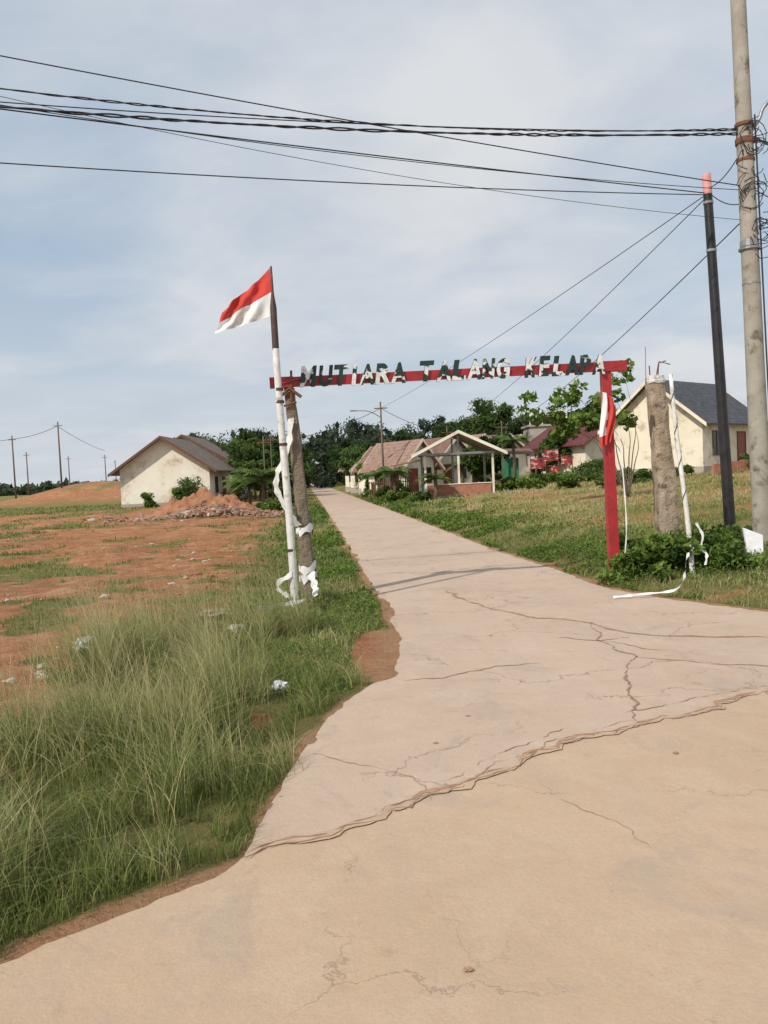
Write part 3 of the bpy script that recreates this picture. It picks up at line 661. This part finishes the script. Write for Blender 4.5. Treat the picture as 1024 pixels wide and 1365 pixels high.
mb=MB(); mb.box((4.8,51,pz+.02),(4.9,4.9,.12)); mb.make('floor',M['wall_grey'],o,e)
mb=MB(); mb.box((4.8,49,pz+.80),(4.1,.22,.05)); mb.make('coping',M['wall_white'],o,e)
z=hz(10.1,58); e=empty('market_shack',(10.2,58,z),'small green sheet shack with lean roof','shack'); o=tuple(e.location)
mb=MB(); mb.box((9.6,58.6,z+.95),(1.1,1.2,1.9)); mb.make('wall',M['green_sheet'],o,e)
mb=MB(); mb.add([(8.8,57.2,z+2.2),(11.4,57.2,z+2.1),(11.4,60,z+2.6),(8.8,60,z+2.7)],[(0,1,2,3)],0,[(0,0,0),(3,0,0),(3,3,0),(0,3,0)]); mb.make('roof',M['roof_brown'],o,e)
for X in(8.9,11.3):
    mb=MB(); mb.box((X,57.4,z+1.1),(.1,.1,2.2)); mb.make('post',M['bark'],o,e)
mbn,nt,b=newmat('faded_banner_print'); co=coords(nt)
mpb=nt.nodes.new('ShaderNodeMapping'); mpb.inputs['Scale'].default_value=(1.0,1,2.6); nt.links.new(co,mpb.inputs[0])
nz0=noise(nt,mpb.outputs[0],1.5,3,.6,.2)
r=nt.nodes.new('ShaderNodeValToRGB'); r.color_ramp.interpolation='CONSTANT'; nt.links.new(nz0,r.inputs[0])
cr=r.color_ramp; cr.elements[0].color=(.03,.03,.04,1); cr.elements[1].position=.42; cr.elements[1].color=(.36,.04,.035,1)
for ps,cc in((.56,(.55,.53,.50,1)),(.62,(.30,.035,.03,1)),(.72,(.1,.12,.2,1))): el=cr.elements.new(ps); el.color=cc
nt.links.new(r.outputs[0],b.inputs['Base Color'])
for (bx,by,bw,bh,bzz) in((11.2,56,1.1,.8,1.3),(12.4,57.5,1.2,.8,1.7),(12.3,56.5,.9,.7,.6),(13.5,57,.8,.7,1.2)):
    z=hz(bx,by); e=empty('banner',(bx,by,z),'faded red and black printed banner on wooden stakes','banner','printed banners beside the shack')
    mb=MB(); mb.box((bx,by,z+bzz+.2),(bw,.02,bh)); mb.make('sheet',mbn,tuple(e.location),e)
    for sg in(-1,1):
        mb=MB(); mb.tube([(bx+sg*bw/2,by+.04,z-.1),(bx+sg*bw/2,by+.04,z+bzz+bh/2+.3)],.03,5); mb.make('stake',M['bark'],tuple(e.location),e)
def fence(x0,y0,x1,y1,h,label,mat,solid=False):
    mb=MB(); n=int(math.dist((x0,y0),(x1,y1))/.16); ang_=math.atan2(y1-y0,x1-x0)
    for i in range(n+1):
        t=i/n;x=x0+(x1-x0)*t;y=y0+(y1-y0)*t;zz=hz(x,y); mb.box((x,y,zz+h/2),(.05,.04,h+random.uniform(-.05,.05)) if not solid else (.159,.16,h),0,ang_)
    if not solid:
        L_=math.dist((x0,y0),(x1,y1))
        for hh_ in(.3,.8): mb.box(((x0+x1)/2,(y0+y1)/2+.05,hz((x0+x1)/2,(y0+y1)/2)+h*hh_),(L_,.04,.06),0,ang_)
    return tag(mb.make('fence' if not solid else 'garden_wall',M[mat],(x0,y0,hz(x0,y0))),label,'fence' if not solid else 'wall')
fence(-1.0,58,2.6,57,1.5,'dark rusty iron picket fence before houses','rust')
fence(-.6,61,-2.0,75,1.2,'dark wooden fence along lane','frame')
fence(17.2,40.5,22,42.5,.6,'low unrendered brick wall in front of cream house','brick',True)
fence(14.6,58,19,60,.9,'low grey block wall beside maroon roofed house','wall_grey',True)
# mound + rubble
mz=hz(-10.2,45); n=80; gxm=np.linspace(-4.6,4.6,n); XX,YY=np.meshgrid(gxm,gxm)
H=1.15*np.exp(-((XX+.4)/1.3)**2-(YY/1.3)**2)+.8*np.exp(-((XX-1.6)/1.2)**2-(YY/1.2)**2)+.6*np.exp(-((XX+2.2)/1.1)**2-(YY/1.2)**2)
H=H*(.45+1.1*fbm(XX*1.3,YY*1.3,9))+ (fbm(XX*2.6,YY*2.6,4)-.5)*.95*np.clip(H*1.6,0,1)+(fbm(XX*7,YY*7,14)-.5)*.25*np.clip(H*2,0,1)-.05
I2=(np.arange(n-1)[:,None]*n+np.arange(n-1)[None,:]).ravel()
tag(npmesh('dirt_mound',np.stack([XX-10.2,YY+45,H+mz],-1).reshape(-1,3),np.stack([I2,I2+1,I2+n+1,I2+n],1),M['soil_mound'],origin=(-10.2,45,mz)),'heap of red earth dumped on bare yard','dirt heap')
mb=MB(); 
for i in range(1300):
    x=-9.7+random.gauss(0,2.5);y=43.0+random.gauss(0,1.1); s=random.uniform(.04,.18)*(1.5 if random.random()<.12 else 1)
    hh0=.8*math.exp(-((x+10.3)/1.6)**2-((y-45)/1.5)**2)
    mb.box((x,y,hz(x,y)+s*.2+hh0*.8+max(0,.32-abs(x+9)*.08)*random.random()),(s*random.uniform(.7,1.8),s,s*random.uniform(.4,.9)),random.choice([0,0,0,0,1,2]),random.uniform(0,3),jit=s*.18)
tag(mb.make('rubble',[M['rubble'],M['rubble_grey'],M['brick']]),'broken bricks and concrete rubble scattered around earth heap','rubble',kind='stuff')
def lump(name,x,y,s,mat,label,cat,flat=.6,grp=None,lift=0):
    bm=bmesh.new(); bmesh.ops.create_icosphere(bm,subdivisions=3,radius=1)
    sd=random.random()*50
    for v in bm.verts:
        k=1+.55*mn.noise(v.co*1.6+Vector((sd,0,0)))+.3*mn.noise(v.co*4+Vector((0,sd,0))); v.co=Vector((v.co.x*s*k*1.2,v.co.y*s*k,v.co.z*s*k*flat))
    me=bpy.data.meshes.new(name); bm.to_mesh(me); bm.free(); me.materials.append(M[mat]); o=bpy.data.objects.new(name,me); link(o)
    o.location=(x,y,max(hz(x,y),.026 if polydist(np.array([x]),np.array([y]))[0]<0 else -9)+s*flat*.5+lift); return tag(o,label,cat,grp)
for x,y,s in((-3.5,8.9,.11),(-1.95,9.9,.08),(-1.05,7.2,.06)): lump('plastic_bag',x,y,s,'plastic','crumpled white plastic bag lying in grass','plastic bag',.7,'white litter bags on the verge',.05)
lump('stone_slab',-2.45,10.9,.2,'conc_post','flat grey broken concrete slab half buried','stone',.3,lift=.04)
for i in range(90):
    x=random.uniform(-9.5,-2.8);y=random.uniform(5,26); lump('stone',x,y,random.uniform(.015,.06),'rubble_grey' if i%3 else 'soil_mound','small pale stone on red soil','stone',.6,'small stones on bare soil')
for x,y in ((.25,3.0),(.6,6.2),(1.2,9.2),(1.9,5.2),(.3,5.6)): lump('stone',x,y,.014,'rubble','tiny stone lying on road','stone',.5,'small stones on road')
zz=hz(6.45,13.6); e=empty('marker_board',(6.45,13.6,zz),'small white marker board leaning at pole foot','board'); mb=MB()
mb.add([(6.3,13.5,zz-.03),(6.56,13.5,zz-.03),(6.62,13.64,zz+.36),(6.30,13.67,zz+.50),(6.3,13.55,zz-.03),(6.56,13.55,zz-.03),(6.62,13.69,zz+.36),(6.30,13.72,zz+.50)],[(0,1,2,3),(7,6,5,4),(0,4,5,1),(1,5,6,2),(2,6,7,3),(3,7,4,0)]); mb.make('board',M['plastic'],tuple(e.location),e)

# ------------------------------------------------------------------ foliage
def leaves(C,size,shade,up_bias=.3,asp=.45):
    n=len(C); u=rng.normal(size=(n,3)); u/=np.linalg.norm(u,axis=1)[:,None]
    w=rng.normal(size=(n,3)); w[:,2]+=up_bias*2; v=np.cross(u,w); v/=np.linalg.norm(v,axis=1)[:,None]+1e-9
    s=(size*rng.uniform(.6,1.3,n))[:,None]; 
    V=np.stack([C-u*s,C+v*s*asp,C+u*s,C-v*s*asp],1).reshape(-1,3)
    F=np.arange(n*4).reshape(-1,4); return V,F,np.repeat(shade,4)
def clump_pts(centers,radii,n,sq=.8,r0=.2,r1=1.15):
    k=len(centers); idx=rng.integers(0,k,n); d=rng.normal(size=(n,3)); d/=np.linalg.norm(d,axis=1)[:,None]
    r=rng.uniform(r0,r1,n)**.5
    P=centers[idx]+d*(radii[idx]*r)[:,None]*np.array([1,1,sq])
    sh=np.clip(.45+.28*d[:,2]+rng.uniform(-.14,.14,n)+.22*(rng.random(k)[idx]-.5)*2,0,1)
    return P,sh
def crownmesh(C,rad,n,leaf):
    P,sh=clump_pts(C,rad,n); V,F,S=leaves(P,leaf,sh)
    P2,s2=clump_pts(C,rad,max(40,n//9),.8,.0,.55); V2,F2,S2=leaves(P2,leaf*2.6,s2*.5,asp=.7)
    return np.concatenate([V,V2]),np.concatenate([F,F2+len(V)]),np.concatenate([S,S2])
def tree(x,y,h,cr,label,mat='leaf',n=2500,leaf=.16,trunk=.14,k=18,z=None,group=None,low=.62):
    if z is None: z=hz(x,y)
    e=empty('tree',(x,y,z),label,'tree',group); o=tuple(e.location)
    ch=h*low; cz=z+h-ch*.5
    d=rng.normal(size=(k,3)); d/=np.linalg.norm(d,axis=1)[:,None]
    C=np.array([x,y,cz])+d*np.array([cr*.75,cr*.75,ch*.36])*rng.uniform(.4,1.1,k)[:,None]; rad=rng.uniform(.22,.48,k)*cr
    mb=MB(); fork=V3(x+random.uniform(-.2,.2),y,z+h*.38)
    mb.tube(spline([(x,y,z-.2),(x+.05,y,z+h*.2),fork,(x,y,z+h*.75)],4),[trunk*(1-.8*i/12) for i in range(13)],7)
    for c in C[:8]:
        c=Vector(c); mid=fork.lerp(c,.5)+V3(0,0,.1*h*random.random()); mb.tube([fork,mid,c],[trunk*.45,trunk*.25,trunk*.08],5)
    mb.make('trunk',M['bark'],o,e,True)
    V,F,S=crownmesh(C,rad,n,leaf); npmesh('crown',V,F,M[mat],{'shade':S},e,o); return e
gt='trees behind the small houses'
for a_ in [(-14.6,82,7.8,3.6,'leafy tree behind whitewashed house','leaf_dark'),(-18,88,8.6,3.5,'leafy tree behind whitewashed house','leaf_dark'),(-11.8,72,5.8,2.6,'small bushy tree at yard edge','leaf'),(-12.6,88,7.4,3.2,'leafy tree behind whitewashed house','leaf_dark'),(-10.4,66,4.2,2.0,'small bushy tree at yard edge','leaf'),
  (-3.2,98,7.0,2.9,'dense roadside tree with dark crown','leaf'),(-5.6,116,8.2,3.5,'dense roadside tree with dark crown','leaf_dark'),(-1.9,84,5.4,2.4,'bushy roadside tree before houses','leaf'),(-1.6,73,4.4,1.8,'bushy roadside tree before houses','leaf'),(-2.6,90,6.0,2.3,'bushy roadside tree before houses','leaf_dark'),(-.8,66,3.6,1.3,'bushy roadside tree before houses','leaf_light'),
  (-12.6,104,7.4,3.2,'dense roadside tree with dark crown','leaf_dark'),(-16.5,125,9,3.9,'dense roadside tree with dark crown','leaf'),(-9.8,84,5.0,2.5,'dense roadside tree with dark crown','leaf'),(11.7,86,9.6,3.4,'tall leafy tree rising over roofs','leaf'),(9,98,8.4,3.3,'tall leafy tree rising over roofs','leaf_dark'),(17.5,100,7.0,2.4,'dark tree behind grey block building','leaf_dark'),
  (21.5,80,7.2,2.2,'dark tree behind maroon roofed house','leaf'),(4,116,8.4,3.4,'leafy tree behind small houses','leaf_dark'),(-20,106,7.5,2.8,'leafy tree behind whitewashed house','leaf_dark'),(1,120,8.4,3.5,'leafy tree behind small houses','leaf'),(2.8,67.5,4.0,1.0,'leafy tree between small houses','leaf'),(7.6,61.5,3.8,1.4,'leafy tree between small houses','leaf'),(14.2,64,3.8,1.5,'leafy tree beside maroon roofed house','leaf'),(9.6,66,4.8,1.6,'leafy tree between small houses','leaf_dark'),(-7.8,108,6.0,2.6,'dense roadside tree with dark crown','leaf'),(-8.4,122,7.2,3.0,'dense roadside tree with dark crown','leaf_dark'),(-14.5,138,8,3.3,'dense roadside tree with dark crown','leaf')]:
    x,y,h,cr,lb,mt=a_; cc=float(centre(np.array([y]))[0])
    if abs(x-cc)<1.8+cr*.75: x=cc+(1.8+cr*.75)*(1 if x>cc else -1)
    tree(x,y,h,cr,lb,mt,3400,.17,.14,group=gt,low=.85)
tz=hz(9.9,31); e=empty('tree',(9.9,31,tz),'sparse leaning tree with large bright leaves beside cream house','tree'); o=tuple(e.location)
mb=MB(); TB=V3(9.75,31,tz); ends=[V3(6.3,31,4.35),V3(7.1,31.2,4.0),V3(7.8,31,4.75),V3(9.75,31,5.35),V3(8.7,31.4,4.2),V3(7.5,31,3.5),V3(9.3,31.2,4.9),V3(9.95,31,3.9),V3(8.3,31,3.7)]
for i,q in enumerate(ends):
    md=TB.lerp(q,.5)+V3(.35,0,.5); mb.tube(spline([TB,TB.lerp(md,.6),md,q],4),[.03*(1-.85*j/12) for j in range(13)],6)
mb.make('trunk',M['bark'],o,e,True)
C=[];
for q in ends:
    for k in range(5 if q.x<9 else 2): C.append(list(q+V3(random.gauss(0,.36),random.gauss(0,.35),random.gauss(-.05,.22))))
P,sh=clump_pts(np.array(C),np.full(len(C),.34),1300); V,F,S=leaves(P,.15,sh+.05,asp=.6); npmesh('crown',V,F,M['leaf_light'],{'shade':np.clip(S,0,1)},e,o)
def palm(x,y,h,label,nf=14,fl=1.9,mat='palm',name='palm_tree'):
    z=hz(x,y); e=empty(name,(x,y,z),label,'palm'); o=tuple(e.location); mb=MB()
    mb.tube([(x,y,z-.1),(x+.08,y,z+h*.5),(x,y,z+h)],[.16,.12,.1],8); mb.make('trunk',M['bark'],o,e,True)
    Vs=[];Fs=[];S=[]
    for f in range(nf):
        az=2*math.pi*f/nf+random.uniform(-.2,.2); el=random.uniform(.2,1.3); L_=fl*random.uniform(.8,1.15); dh=V3(math.cos(az),math.sin(az),0); side=V3(-math.sin(az),math.cos(az),0)
        for j in range(1,16):
            t=j/15; p=V3(x,y,z+h)+dh*(L_*t*math.cos(el*.6))+V3(0,0,L_*(math.sin(el)*t-.75*t*t))
            ln=.45*math.sin(math.pi*min(1,t*.9+.1))*fl/1.9
            for sg in(-1,1):
                q=p+side*sg*ln+dh*ln*.4-V3(0,0,ln*.45); w=dh*.05*fl
                b_=len(Vs); Vs+=[p-w,p+w,q+w*.2,q-w*.2]; Fs.append((b_,b_+1,b_+2,b_+3)); S+=[random.uniform(.2,1)]*4
    npmesh('crown',np.array([list(v) for v in Vs]),Fs,M[mat],{'shade':np.array(S)},e,o)
palm(-8.5,55,1.9,'low young palm with arching fronds beside lane verge',18,2.8)
palm(-9.8,57,1.5,'low young palm with arching fronds beside lane verge',14,2.4)
palm(9.6,57,3.2,'small palm beside green shack',14,1.7)
palm(3.2,47.8,1.3,'small young palm before pavilion',12,1.3); palm(.8,56,1.9,'young palm before houses',14,1.8)
palm(-.4,62,1.8,'young palm before houses',12,1.8); palm(6.3,62,1.8,'young palm beside pavilion',12,1.5)
def bush(x,y,r,h,label,mat='leaf',n=900,leaf=.07,grp=None,k=9):
    z=hz(x,y); C=np.stack([x+rng.normal(0,r*.45,k),y+rng.normal(0,r*.4,k),z+rng.uniform(.1,.8,k)*h],1)
    P,sh=clump_pts(C,rng.uniform(.3,.5,k)*max(r*.7,h*.6),n); P[:,2]=np.maximum(P[:,2],z+.01)
    V,F,S=leaves(P,leaf,sh,.8,.5); return tag(npmesh('bush',V,F,M[mat],{'shade':S},origin=(x,y,z)),label,'bush',grp)
gb='weedy bushes around the gate posts'
for x,y,r,h,n,lf,mt in((4.2,12.95,.6,.42,700,.07,'leaf_light'),(4.75,12.9,.7,.62,900,.08,'leaf_light'),(5.3,13.0,.75,.70,1000,.08,'leaf'),(5.8,13.5,.5,.5,600,.08,'leaf_light'),(4.4,13.7,.6,.7,500,.07,'leaf_light'),(5.6,12.7,.5,.35,500,.06,'leaf_light'),(6.9,15.4,.5,.4,400,.07,'leaf')): bush(x,y,r,h,'leafy green weeds crowding gate post feet',mt,n,lf,gb,14)
bush(-2.95,9.2,.2,.3,'small yellowing plant in verge','leaf_light',190,.05)
gb='shrubs around the yards'
SH=[(12.0,41,1.1,.8,'leaf'),(10.6,44,1.2,.8,'leaf_light'),(14.5,43,1.2,.7,'leaf'),(8.8,47,.9,.7,'leaf_light'),(16.2,43,1,.6,'leaf'),(-7.0,50,1.0,1.0,'leaf'),(-7.6,60,1.3,1.4,'leaf'),(-18.3,60.8,.6,1.3,'leaf_light'),(-15.3,61.2,.7,2.4,'leaf'),(-15.9,61.2,.5,1.7,'leaf_light'),(-11.7,64,1.2,2.0,'leaf'),
   (.2,57,.9,1.0,'leaf'),(2.2,48,.7,.7,'leaf'),(-.9,68,1.0,1.4,'leaf'),(-6.5,46,1.0,.7,'leaf_light'),(-1.6,80,1,1.6,'leaf_dark'),(-10.2,78,1.4,1.8,'leaf'),(-12,92,2,2,'leaf_dark'),(14,55,1.2,1.0,'leaf'),(20.5,42,1.3,.8,'leaf'),(11.5,52,1.2,.6,'leaf'),(1.4,60,.8,1.3,'leaf'),(7.8,55,1,1.0,'leaf'),(8.2,50,1,.7,'leaf_light'),(-.3,60,.8,1.2,'leaf_light'),(15.5,57,1.3,1.3,'leaf'),(13,48,1.4,.8,'leaf'),(17.5,50,1,.9,'leaf'),(12.2,60,1.2,1.2,'leaf'),(0.8,51,.8,.7,'leaf_light'),(16.8,60,1.2,1.2,'leaf_light'),(10.2,55,1,.8,'leaf_light'),(11.8,54.5,.9,.6,'leaf')]
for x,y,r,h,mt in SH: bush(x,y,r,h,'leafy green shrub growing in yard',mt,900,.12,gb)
N=220; wx=rng.uniform(-50,60,N); wy=rng.uniform(142,190,N); wh=rng.uniform(8.5,12,N)
C=[];Rr=[]
for x,y,h in zip(wx,wy,wh):
    z=float(height(np.array([x]),np.array([y]))[0])
    if x<-42: h*=.4
    for k in range(8): C.append((x+rng.normal(0,2),y+rng.normal(0,2),z+h*rng.uniform(.08,.95))); Rr.append(rng.uniform(1.2,2.2))
V,F,S=crownmesh(np.array(C),np.array(Rr),120000,.30)
tag(npmesh('wood',V,F,M['wood'],{'shade':S}),'dense dark rubber plantation on horizon','woodland',kind='stuff')
N=420; wx=rng.uniform(-330,250,N); wy=rng.uniform(290,440,N); C=[];Rr=[]
for x,y in zip(wx,wy):
    z=float(height(np.array([x]),np.array([y]))[0])
    for k in range(4): C.append((x+rng.normal(0,4),y,z+rng.uniform(.0,3.6))); Rr.append(rng.uniform(1.6,2.8))
V,F,S=crownmesh(np.array(C),np.array(Rr),36000,.8)
tag(npmesh('wood',V,F,M['wood'],{'shade':S}),'low distant tree line across plain','woodland',kind='stuff')

# ------------------------------------------------------------------ grass
def blades(px,py,pz,h,w,lean,seg,shade,az=None):
    n=len(px); 
    if az is None: az=rng.uniform(0,2*math.pi,n)
    wz=rng.uniform(0,math.pi,n); T=np.linspace(0,1,seg+1)
    V=np.zeros((n,seg+1,2,3)); 
    for i,t in enumerate(T):
        cx=px+np.cos(az)*h*lean*t**2; cy=py+np.sin(az)*h*lean*t**2; cz=pz+h*(t-.45*np.clip(lean,0,1.2)*t**2.2)
        ww=w*(1-t**1.5)*.5+w*.04
        V[:,i,0]=np.stack([cx-np.cos(wz)*ww,cy-np.sin(wz)*ww,cz],1); V[:,i,1]=np.stack([cx+np.cos(wz)*ww,cy+np.sin(wz)*ww,cz],1)
    b_=np.arange(n)[:,None]*(seg+1)*2+np.arange(seg)[None,:]*2
    F=np.stack([b_,b_+1,b_+3,b_+2],-1).reshape(-1,4)
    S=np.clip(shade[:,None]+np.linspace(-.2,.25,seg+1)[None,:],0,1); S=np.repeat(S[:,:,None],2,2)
    return V.reshape(-1,3),F,S.ravel()
def grassobj(parts,label):
    Vs=[];Fs=[];Ss=[];k=0
    for V,F,S in parts: Vs.append(V);Fs.append(F+k);Ss.append(S);k+=len(V)
    return tag(npmesh('grass',np.concatenate(Vs),np.concatenate(Fs),M['grass'],{'shade':np.concatenate(Ss)}),label,'grass',kind='stuff')
parts=[]
nt_=1150; tx=rng.uniform(-3.7,.3,nt_); ty=rng.uniform(2.9,10.2,nt_); d=polydist(tx,ty); 
clus=fbm(tx*1.3,ty*1.3,77); gmk=grassmask(tx,ty,d)
keep=(d>.08)&(tx<centre(ty))&(rng.random(nt_)<np.clip((clus-.34)*3.6,.15,.95))&(rng.random(nt_)<gmk)&~((ty>8.0)&(d<.9))
tx,ty,d=tx[keep],ty[keep],d[keep]; hm=.34+.44*ss(.4,.65,clus[keep])*ss(.05,.6,d); hm*=np.where(ty<4.6,.85,1)
for k in range(len(tx)):
    m_=int(rng.integers(25,60)); px=tx[k]+rng.normal(0,.055,m_); py=ty[k]+rng.normal(0,.055,m_)
    sh=np.clip(rng.normal(.48,.19,m_)+(.3 if rng.random()<.3 else 0),0,1)
    az=rng.normal(2.6,1.3,m_)
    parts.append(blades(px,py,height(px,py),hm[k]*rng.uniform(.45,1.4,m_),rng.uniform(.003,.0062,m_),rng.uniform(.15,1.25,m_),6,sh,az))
    if hm[k]>.45:
        m_=int(rng.integers(4,12)); px=tx[k]+rng.normal(0,.08,m_); py=ty[k]+rng.normal(0,.08,m_)
        parts.append(blades(px,py,height(px,py),hm[k]*rng.uniform(1.2,1.8,m_),rng.uniform(.0025,.004,m_),rng.uniform(.1,.6,m_),6,np.full(m_,.85),rng.normal(2.6,.9,m_)))
grassobj(parts,'tall arching green grass on road verge')
n=340000; yy=2.8*(75/2.8)**rng.random(n); xx=rng.uniform(-.68,.68,n)*(yy+1.2)
d=polydist(xx,yy); g=grassmask(xx,yy,d); right=xx>centre(yy)
keep=(d>.0)&(rng.random(n)<g**1.3*np.where(right,1,.85))&(fbm(xx*3,yy*3,55)>np.where(right,.35,np.where(yy<11,.36,.40)))
xx,yy,g,d,right=xx[keep],yy[keep],g[keep],d[keep],right[keep]
h=rng.uniform(.04,.15,len(xx))*(.4+.6*g)*(.5+1.0*fbm(xx*1.3,yy*1.3,8))*(1+.018*yy)*np.where((yy<8)&~right,1.5,1); w=np.maximum(.005,.0010*yy)*rng.uniform(.7,1.3,len(xx))
tn=fbm(xx*.35,yy*.35,91)
sh=np.clip(rng.normal(.36,.20,len(xx))+(tn-.5)*1.1+np.where(right,ss(14,26,yy)*ss(1.2,3.5,d)*.40,0),0,1)
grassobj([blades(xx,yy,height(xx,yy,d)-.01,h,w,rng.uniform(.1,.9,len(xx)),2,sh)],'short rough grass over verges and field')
n=52000; yy=10.5*(60/10.5)**rng.random(n); ed=np.interp(yy,[9.95,11.3,12.5,14,15.6,18.9,31.9,65.8],[4.84,3.95,3.5,3.33,3.2,2.7,1.45,-1.96])
off=np.abs(rng.normal(0,1.5,n))+.03; xx=ed+off; nz_=fbm(xx*.9,yy*.9,63); keep=(nz_>.46)&(polydist(xx,yy)>.0); xx,yy,nz_=xx[keep],yy[keep],nz_[keep]
P=np.stack([xx,yy,height(xx,yy)+rng.uniform(0.0,1,len(xx))*(.05+1.3*(nz_-.46))],1)
V,F,S=leaves(P,np.maximum(.020,.0021*yy),np.clip(rng.normal(.5,.22,len(xx)),0,1),1.2,.5)
tag(npmesh('weeds',V,F,M['leaf_light'],{'shade':S}),'low broadleaf weeds creeping along lane edge','weeds',kind='stuff')
n=30000; yy=7*(50/7)**rng.random(n); ed=np.interp(yy,[7,9.4,11.6,15.15,24.2,60.6],[-.3,.14,-.03,-.38,-1.25,-4.8]); xx=ed-np.abs(rng.normal(0,1.0,n))-.1
nz_=fbm(xx*1.2,yy*1.2,67); d=polydist(xx,yy); keep=(nz_>.48)&(d>.03)&(grassmask(xx,yy,d)>.3); xx,yy,nz_=xx[keep],yy[keep],nz_[keep]
P=np.stack([xx,yy,height(xx,yy)+rng.uniform(0.0,1,len(xx))*(.05+.6*(nz_-.48))],1)
V,F,S=leaves(P,np.maximum(.018,.0022*yy),np.clip(rng.normal(.5,.22,len(xx)),0,1),1.2,.5)
tag(npmesh('weeds',V,F,M['leaf_light'],{'shade':S}),'low broadleaf weeds on grassy verge','weeds',kind='stuff')

# ------------------------------------------------------------------ world, sun, camera
w=bpy.data.worlds.new('World'); sc.world=w; w.use_nodes=True; nt=w.node_tree; bg=nt.nodes['Background']
sky=nt.nodes.new('ShaderNodeTexSky'); sky.sky_type='NISHITA'; sky.sun_disc=False; sky.sun_elevation=R(42); sky.sun_rotation=R(223); sky.air_density=1.0; sky.dust_density=1.5; sky.ozone_density=1.5
co=nt.nodes.new('ShaderNodeTexCoord').outputs['Generated']; sp=nt.nodes.new('ShaderNodeSeparateXYZ'); nt.links.new(co,sp.inputs[0])
zz=mth(nt,'ADD',mth(nt,'MAXIMUM',sp.outputs[2],0.0),.20)
cb=nt.nodes.new('ShaderNodeCombineXYZ'); nt.links.new(mth(nt,'DIVIDE',sp.outputs[0],zz),cb.inputs[0]); nt.links.new(mth(nt,'DIVIDE',sp.outputs[1],zz),cb.inputs[1])
mpp=nt.nodes.new('ShaderNodeMapping'); mpp.inputs['Scale'].default_value=(.8,.9,1); mpp.inputs['Rotation'].default_value=(0,0,R(35)); mpp.inputs['Location'].default_value=(5.2,1.3,0); nt.links.new(cb.outputs[0],mpp.inputs[0])
n1=noise(nt,mpp.outputs[0],.8,7,.5,.35); n2=noise(nt,mpp.outputs[0],2.6,9,.55,.4)
cf=mapr(nt,mth(nt,'ADD',mth(nt,'MULTIPLY',n1,.75),mth(nt,'MULTIPLY',n2,.25)),.39,.59,.28,.93)
lf=mapr(nt,sp.outputs[0],-.45,.15,-.12,.10); cf=mth(nt,'MINIMUM',mth(nt,'MAXIMUM',mth(nt,'ADD',cf,lf),.2),1.0)
hzf=mapr(nt,sp.outputs[2],.0,.30,.92,.1); cf=mth(nt,'MAXIMUM',cf,hzf)
ccol=mix(nt,mapr(nt,n2,.36,.64),(6.2,6.6,7.1),(7.1,7.35,7.65))
skb=mix(nt,.7,sky.outputs[0],(4.1,5.5,7.2))
nt.links.new(mix(nt,cf,skb,ccol),bg.inputs['Color']); bg.inputs['Strength'].default_value=.1
sl=bpy.data.lights.new('sun','SUN'); sl.energy=3.6; sl.angle=R(1.0); sl.color=(1,.93,.82); so=bpy.data.objects.new('sun',sl); link(so)
dv=V3(.69*math.cos(R(42)),.724*math.cos(R(42)),-math.sin(R(42))); so.rotation_euler=dv.to_track_quat('-Z','Y').to_euler()
cam=bpy.data.cameras.new('camera'); cam.sensor_fit='VERTICAL'; cam.sensor_height=24; cam.lens=24*1040/1365; cam.clip_end=5000; cam.clip_start=.05
cobj=bpy.data.objects.new('camera',cam); link(cobj)
cobj.matrix_world=Matrix.Translation((0,0,2.0))@Matrix.Rotation(R(90-2.75),4,'X')@Matrix.Rotation(R(-2.6),4,'Z')
sc.camera=cobj
sc.view_settings.view_transform='Standard'; sc.view_settings.look='None'; sc.view_settings.exposure=0
